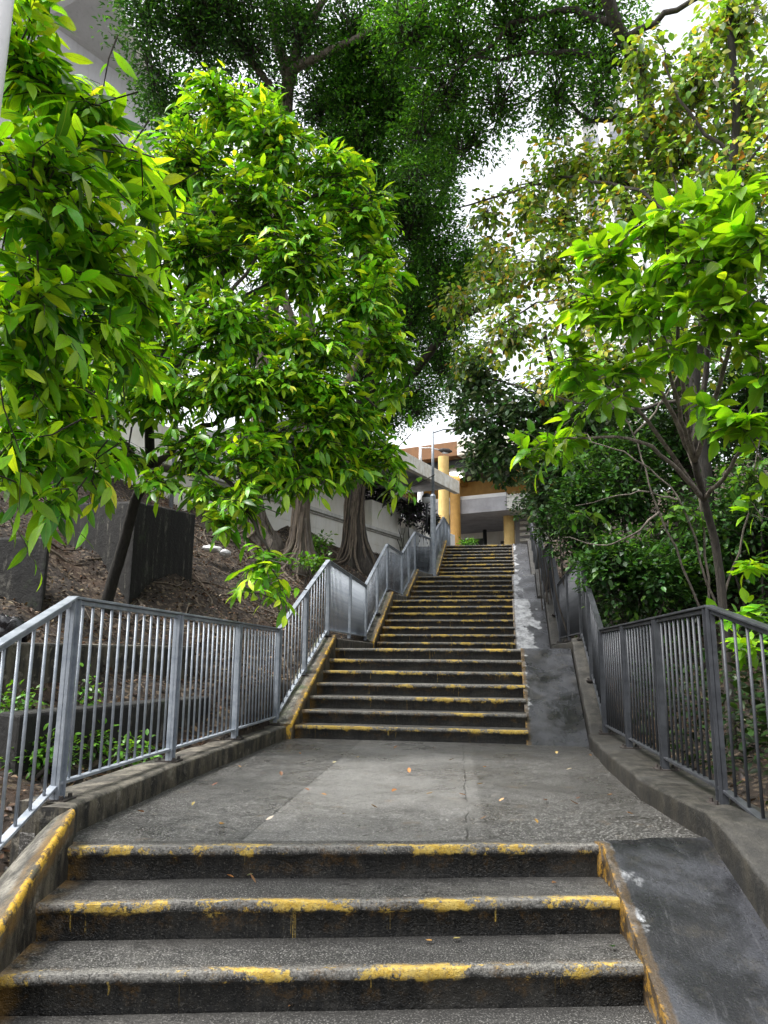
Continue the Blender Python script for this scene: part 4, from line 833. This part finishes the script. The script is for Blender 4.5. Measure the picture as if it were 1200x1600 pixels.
gE = [(.28, .48, .04), (.16, .34, .05), (.42, .54, .06), (.14, .22, .11), (.60, .46, .07), (.42, .46, .34), (.5, .28, .06)]  # grey-white entry paints the gloss reflected by leaves into their colour
rosettes('foliage', bE, 3300, 6, .12, .62, gE, [3, 3, 1.6, 2.4, .7, 1.2, .3], MS['leafE'], tE, 1, .4, -.1, .25, .8, barkmat=MS['barkd'], tw_r=.005, spread=.09, hang=.3)
adopt(tE)
# ---- dark vine-covered tree beside the top of the stairs
p = at(930, 960, 14); z = on_ground(p[0], p[1]); tG = empty('dark_leaved_tree', (p[0], p[1], z)); tag(tG, 'dark grey-green leaved tree hanging in front of the ochre building', 'tree')
limb([(p[0], p[1], z-.3), at(930, 820, 13.5), at(900, 700, 13), at(870, 600, 13), at(850, 520, 13)], .12, .04, 10).build('trunk', MS['barkd'], tG, True)
for q in ([(900, 700, 13), (830, 690, 13.5), (740, 700, 14), .03], [(930, 800, 13.5), (870, 770, 13.8), (800, 735, 14), .03], [(880, 640, 13), (800, 600, 13.5), (720, 590, 14), .03]):
    limb([at(*x) for x in q[:-1]], q[-1], .008, 7, wob=.6).build('branch', MS['barkd'], tG, True)
bG = blobs_at([(745, 590, 14, 50, 35, 70), (790, 640, 13.6, 60, 40, 80), (850, 640, 13, 60, 50, 80), (740, 655, 14, 40, 18, 50), (760, 690, 14, 40, 22, 60), (810, 700, 13.6, 50, 35, 70), (745, 725, 14.2, 32, 16, 40), (870, 720, 13, 55, 50, 70), (850, 780, 13.5, 30, 40, 60), (790, 740, 14, 32, 14, 40), (920, 660, 12.5, 60, 60, 80), (720, 630, 14.5, 20, 22, 40)])
rosettes('foliage', bG, 1150, 7, .12, .7, [(.06, .11, .05), (.11, .18, .08), (.07, .20, .04), (.28, .34, .24)], [3, 3, 2, 1], MS['leafD'], tG, 1, .4, -.1, .2, .75, barkmat=MS['barkd'], tw_r=.005, spread=.09, hang=.2)
adopt(tG)
# ---- tree F : bright broad leaves, near right
p = at(1130, 1000, 6.3); z = on_ground(p[0], p[1]); tF = empty('broadleaf_tree', (p[0], p[1], z)); tag(tF, 'bright green big-leaved sapling leaning in from the right, above the right railing', 'tree')
limb([(p[0], p[1], z-.3), at(1125, 900, 6.3), at(1100, 780, 6.2), at(1085, 700, 6), at(1105, 560, 5.9), at(1090, 440, 5.6)], .04, .018, 10).build('trunk', MS['barkd'], tF, True)
s0, s1 = at(1085, 720, 6.), at(1100, 780, 6.2)
for q in ((s0, (1010, 560, 5.6), (960, 450, 5.4)), (s0, (1050, 600, 5.5), (1020, 420, 5.2)), (s1, (1000, 690, 5.6), (850, 690, 5.9)), (s0, (1150, 520, 5), (1170, 380, 4.9)), (s1, (980, 620, 5.6), (900, 560, 5.6)), (s1, (1150, 720, 5.4), (1190, 620, 5)), (s0, (1060, 500, 5.4), (1120, 340, 5.2))):
    limb([q[0], at(*q[1]), at(*q[2])], .022, .006, 7, sub=8, wob=.3).build('branch', MS['bark'], tF, True)
bF = blobs_at([(1130, 320, 5.1, 55, 22, 60), (1040, 350, 5.2, 55, 28, 60), (960, 400, 5.4, 45, 30, 55), (1100, 400, 5., 80, 40, 70), (1180, 370, 4.8, 50, 45, 60), (930, 480, 5.5, 42, 30, 50), (1010, 470, 5.2, 60, 40, 60), (1130, 480, 4.9, 70, 45, 60), (900, 560, 5.7, 38, 28, 45), (960, 590, 5.4, 40, 30, 50), (1190, 560, 4.8, 40, 55, 50), (1050, 540, 5.2, 40, 25, 50), (1170, 660, 4.8, 45, 40, 45), (1110, 640, 5, 22, 22, 30), (850, 690, 5.9, 38, 22, 40), (900, 660, 5.7, 28, 20, 30)])
gF = [(.15, .36, .014), (.22, .48, .018), (.07, .20, .014), (.32, .58, .03)]
rosettes('foliage', bF, 105, 6, .17, .44, gF, [3, 3, 2, 1.5], MS['leafA'], tF, 2, .6, .1, .35, .55, barkmat=MS['bark'], tw_r=.004, spread=.02)
sprays('foliage', bF, 130, .32, 7, .17, .46, gF, [3, 3, 2.6, 1.2], MS['leafA'], tF, 2, .2, MS['bark'], .004, .35, .3)
rosettes('foliage', blobs_at([(1170, 880, 4.8, 40, 14, 30), (1150, 960, 4.9, 40, 14, 30), (1180, 1010, 4.6, 30, 14, 30), (1190, 800, 4.8, 20, 30, 30), (1120, 930, 5.2, 22, 10, 20)]), 28, 5, .11, .5, gF, [3, 3, 2, 1], MS['leafA'], tF, 2, .5, .1, .2, .6, barkmat=MS['bark'], tw_r=.003)
adopt(tF)
tw = empty('bare_sapling', at(1010, 960, 7.6)); tag(tw, 'thin bare grey stems arching above the right railing, behind the bright sapling', 'sapling')
for q in ([(1120, 960, 7.6), (1060, 780, 7.5), (960, 700, 7.6), (870, 690, 7.8)], [(1100, 960, 7.6), (1030, 800, 7.5), (990, 680, 7.6), (930, 600, 7.8)], [(1110, 960, 7.6), (1090, 760, 7.6), (1030, 600, 7.8), (1010, 500, 8)], [(1060, 780, 7.5), (1000, 770, 7.6), (900, 790, 7.8)], [(1120, 960, 7.6), (1170, 800, 7.4), (1190, 640, 7.2)], [(1030, 800, 7.5), (960, 850, 7.5), (880, 840, 7.8)], [(990, 680, 7.6), (1040, 620, 7.6), (1070, 540, 7.7)]):
    limb([at(*x) for x in q], .014, .004, 6, wob=.8).build('branch', MS['bark'], tw, True)
sprays('foliage', blobs_at([(880, 700, 7.8, 40, 30, 40), (930, 620, 7.8, 40, 30, 40), (900, 800, 7.8, 40, 25, 40), (1020, 520, 8, 40, 30, 40), (1060, 800, 7.6, 50, 40, 40), (1180, 740, 7.3, 40, 50, 40)]), 80, .3, 7, .12, .6, [(.07, .20, .03), (.12, .28, .04), (.05, .12, .03)], [3, 2, 2], MS['leafB'], tw, 1, .3, MS['barkd'], .003)
adopt(tw)
# ---- shrubs on the right bank
gS = [(.03, .085, .018), (.05, .14, .02), (.09, .20, .025), (.018, .05, .014)]
def shrub(u, v, D, ru, rv, rd, n, label, L=.09, cols=gS, mat='leafD', wt=(3, 3, 1, 2), name='shrub', wr=.55, cat='shrub', det=1):
    c = at(u, v, D); zb = on_ground(c[0], c[1]); t = empty(name, (c[0], c[1], zb)); tag(t, label, cat)
    bl = [(c, np.array([ru, rd, rv])/FPX*D)]
    for k in range(5):
        s = rvec(1)[0]*np.array([.7, .6, .7]); bl.append((c+s*np.array([ru, rd, rv])/FPX*D, np.array([ru, rd, rv])/FPX*D*.5))
    for k in range(6):
        e = c+rvec(1)[0]*np.array([ru, rd, rv])/FPX*D*.8; b = np.array([c[0]+random.uniform(-.15, .15), c[1]+random.uniform(-.15, .15), zb-.1])
        limb([b, (b+e)/2+rvec(1)[0]*.15, e], .02, .005, 6, wob=.5).build('stem', MS['barkd'], t, True)
    rosettes('foliage', bl, n, 7, L, wr, cols, wt, MS[mat], t, det, .4, 0, .2, .7, barkmat=MS['barkd'], tw_r=.004, spread=.07); adopt(t)
shrub(850, 800, 15.5, 45, 50, 60, 330, 'small dense shrub beside the top right ramp')
shrub(900, 820, 12.5, 60, 80, 70, 600, 'leafy dark shrub behind the upper right railing')
shrub(960, 760, 10.5, 85, 90, 80, 750, 'tall dark green shrub in the middle of the right bank')
shrub(1000, 900, 9.0, 90, 80, 80, 700, 'low spreading shrub just above the right railing')
shrub(1090, 850, 9.6, 80, 110, 80, 700, 'shadowy shrub behind the leaning sapling stem')
shrub(1190, 820, 8.5, 90, 130, 80, 700, 'dark shrub at the right edge of the photo')
shrub(1060, 690, 11.5, 110, 80, 90, 700, 'dim foliage clump below the yellowing tree')
shrub(1180, 640, 10.5, 80, 100, 90, 600, 'dark thicket at the right edge above the sapling')
shrub(1250, 980, 6.6, 60, 70, 60, 300, 'undergrowth outside the nearest right railing bay')
shrub(1400, 700, 9, 120, 260, 90, 900, 'unseen thicket added to shade the right side')  # out-of-view clump, added to cast shade on the right side
def bank(n):
    y = RNG.uniform(-1, 14, n); d = RNG.random(n)*3.2; x = rrx(y)+.3+d; hgt = vnoise(x*1.7, y*1.7, 2); return np.stack([x, y, hill(x, y)+RNG.random(n)*(.15+.9*hgt)], 1)
P_ = bank(15000); D_u = rvec(len(P_)); D_u[:, 2] = D_u[:, 2]*.4
ug = leaf_mesh('undergrowth', P_, D_u, np.array([0, 0, 1.])+rvec(len(P_))*.5, .085*(.6+.8*RNG.random(len(P_))), .55, palette(len(P_), [(.014, .035, .010), (.025, .06, .012), (.05, .10, .02), (.008, .018, .006)], [3, 3, .8, 3]), MS['leafD'], None, 1, .3, .25)
tag(ug, 'dim low undergrowth behind the right railing', None, None, 'stuff')
# purple shrubs in planter
gP = [(.045, .035, .06), (.03, .045, .03), (.08, .06, .10), (.05, .08, .04)]
shrub(590, 775, 24.3, 30, 22, 40, 160, 'dark shrub spilling over the left planter box', .13, gP, 'leafP')
shrub(640, 800, 24.8, 34, 18, 40, 200, 'purple-tinged shrub below the globe lamp', .13, gP, 'leafP')
shrub(672, 818, 25.5, 20, 14, 30, 110, 'purple-tinged shrub nearest the tall slim lamp', .13, gP, 'leafP')
shrub(735, 848, 27, 14, 5, 14, 40, 'little green plant at the head of the stairs', .10, [(.06, .2, .02), (.09, .26, .02)], 'leafB', (1, 1), 'plant', cat='plant')
# weeds bottom left behind the rail
gw = [(.09, .26, .02), (.13, .32, .03), (.05, .15, .015)]
for (u, v, D, ru, rv, n, lab) in ((60, 1180, 5.0, 50, 22, 60, 'bright weeds behind the nearest left railing bay'), (140, 1160, 5.5, 35, 18, 45, 'clump of weeds at the foot of the low dark wall'), (20, 1110, 5.3, 30, 20, 40, 'weeds at the left edge behind the railing'), (205, 1175, 5.4, 25, 18, 30, 'small weeds next to the second left railing post'), (490, 880, 14.0, 30, 10, 40, 'small fern between the fig roots and the railing'), (500, 850, 17, 28, 14, 40, 'leafy sprigs between the middle and right-hand fig trunks'), (130, 1080, 5.8, 20, 22, 20, 'thin green sprig against the low dark wall')):
    shrub(u, v, D, ru, rv, 25, n, lab, .05 if D < 9 else .10, gw, 'leafB', (1, 1, 1), 'weeds', .55, 'weeds', 1)
# ---- backdrop woods behind the podium and right bank (one mass)
bw = blobs_at([(1300, 500, 16, 200, 400, 200), (1080, 640, 17, 200, 150, 200), (950, 700, 18, 120, 130, 150), (1130, 300, 18, 120, 180, 200)])
rosettes('far_woodland', bw, 2600, 7, .17, .6, gS+[(.07, .12, .03)], [3, 3, 2, 2, 1], MS['leafD'], None, 0, .4, 0, .2, .8, spread=.14)
tag(bpy.data.objects['far_woodland'], 'dark mass of far foliage behind the right bank', None, None, 'stuff')
# ------------------------------------------------------------------ litter on the slopes, roots, fallen leaves
def scatter(name, n, xf, L, cols, cw, label, wr=.5, mat='dry'):
    P = xf(n); D = rvec(len(P)); D[:, 2] *= .25; N = np.array([0, 0, 1.])+rvec(len(P))*.5
    leafs = leaf_mesh(name, P, D, N, L*(.6+.8*RNG.random(len(P))), wr, palette(len(P), cols, cw), MS[mat], None, 1, .4, -.25); tag(leafs, label, None, None, 'stuff')
def slopeL(n):
    y = RNG.uniform(0, 19, n*2); x = rlx(y)-.15-RNG.random(n*2)**1.2*7; s = (x-W0[0])*WNV[0]+(y-W0[1])*WNV[1]; k = s > .1; x, y = x[k][:n], y[k][:n]
    return np.stack([x, y, hill(x, y)+.015], 1)
def slopeR(n):
    y = RNG.uniform(-1, 19, n); x = rrx(y)+.25+RNG.random(n)*4; return np.stack([x, y, hill(x, y)+.02], 1)
cl = [(.085, .048, .022), (.14, .078, .036), (.045, .028, .018), (.22, .14, .08), (.30, .23, .15), (.022, .016, .012)]
scatter('leaf_litter', 26000, slopeL, .045, cl, [3, 3, 3, 2, .6, 2], 'brown dead leaves covering the left slope')
scatter('leaf_litter', 9000, slopeR, .05, cl, [3, 2, 3, 1, .3, 2], 'brown dead leaves covering the right bank')
m = MB(); random.seed(21)
for k in range(150):
    y = random.uniform(3, 17); x = rlx(y)-random.uniform(.3, 3.2)**1.1
    if (x-W0[0])*WNV[0]+(y-W0[1])*WNV[1] < .3: continue
    a = random.uniform(0, 6.28); L = random.uniform(.3, 1.3); P = []
    for s in np.linspace(0, 1, 7):
        xx, yy = x+math.cos(a+s*1.2*math.sin(k))*L*s, y+math.sin(a+s*1.2*math.sin(k))*L*s
        if xx > rlx(yy)-.12: break
        P.append((xx, yy, on_ground(xx, yy)+.012))
    if len(P) > 3: m.tube(P, np.linspace(random.uniform(.008, .024), .005, len(P)), 5)
tag(m.build('surface_roots', MS['root'], None, True), 'tangle of thin roots and twigs over the left slope', None, None, 'stuff')
def onstair(u, v, z):
    d = (cx_*(u-600)/FPX-cy_*(v-800)/FPX+FWD); return CAM+d*((z-CAM[2])/d[2])
fl = [(510, 1245), (415, 1285), (440, 1215), (483, 1238), (372, 1198), (745, 1228), (728, 1245), (885, 1205), (855, 1253), (900, 1251), (665, 1243), (612, 1240), (925, 1183), (805, 1190), (750, 1283), (680, 1170), (560, 1185), (640, 1210), (760, 1200), (820, 1230), (590, 1265), (330, 1230), (300, 1262), (350, 1290), (470, 1180), (520, 1195), (905, 1260), (950, 1245), (870, 1180), (990, 1275), (700, 1190), (535, 1275), (225, 1272), (615, 1172), (780, 1255), (840, 1290)]
k2 = [(365, 1375, -.145), (385, 1372, -.145), (400, 1384, -.145), (870, 1383, -.145), (463, 1366, -.145), (665, 1473, -.29), (575, 1458, -.29), (875, 1457, -.29), (640, 1574, -.436), (450, 1578, -.436), (720, 1470, -.29), (960, 1483, -.29)]
dry = [((.34, .17, .04), 'orange-brown'), ((.42, .30, .12), 'tan'), ((.20, .10, .04), 'dark brown'), ((.5, .45, .3), 'pale straw-coloured')]
used = {}
for i, (u, v, z) in enumerate([(a, b, 0) for a, b in fl]+k2):
    P = onstair(u, v, z)[None]+[0, 0, .012]; D = rvec(1); D[:, 2] *= .1; gr = (i in (47, 42)); dc, dn = ((.08, .25, .03), 'fresh green') if gr else dry[(i*7+i//3) % 4]
    sz = random.uniform(.03, .06)
    o = leaf_mesh('fallen_leaf', P*0, D, np.array([[0, .1, 1.]])+rvec(1)*.25, np.array([sz]), .5, palette(1, [dc]), MS['dry'], None, 2, .5, -.3)
    o.location = P[0]; x, y = P[0][:2]
    side = 'at the far left' if x < .5 else 'left of centre' if x < 1.1 else 'near the middle' if x < 1.7 else 'right of centre' if x < 2.3 else 'at the right side'
    if z == 0: where = ('at the front' if y < 1.3 else 'halfway back' if y < 2.7 else 'at the back')+' of the wet landing'
    else: where = 'on the '+('upper' if z > -.2 else 'middle' if z > -.3 else 'lowest')+' tread of the nearest flight'
    lb = f'{dn} fallen leaf {where}, {side}'
    if lb in used: used[lb] += 1; lb = ['', 'smaller ', 'curled '][min(used[lb], 2)]+lb
    else: used[lb] = 0
    tag(o, lb, 'fallen leaf', 'fallen leaves on the landing' if z == 0 else 'fallen leaves on the nearest steps')
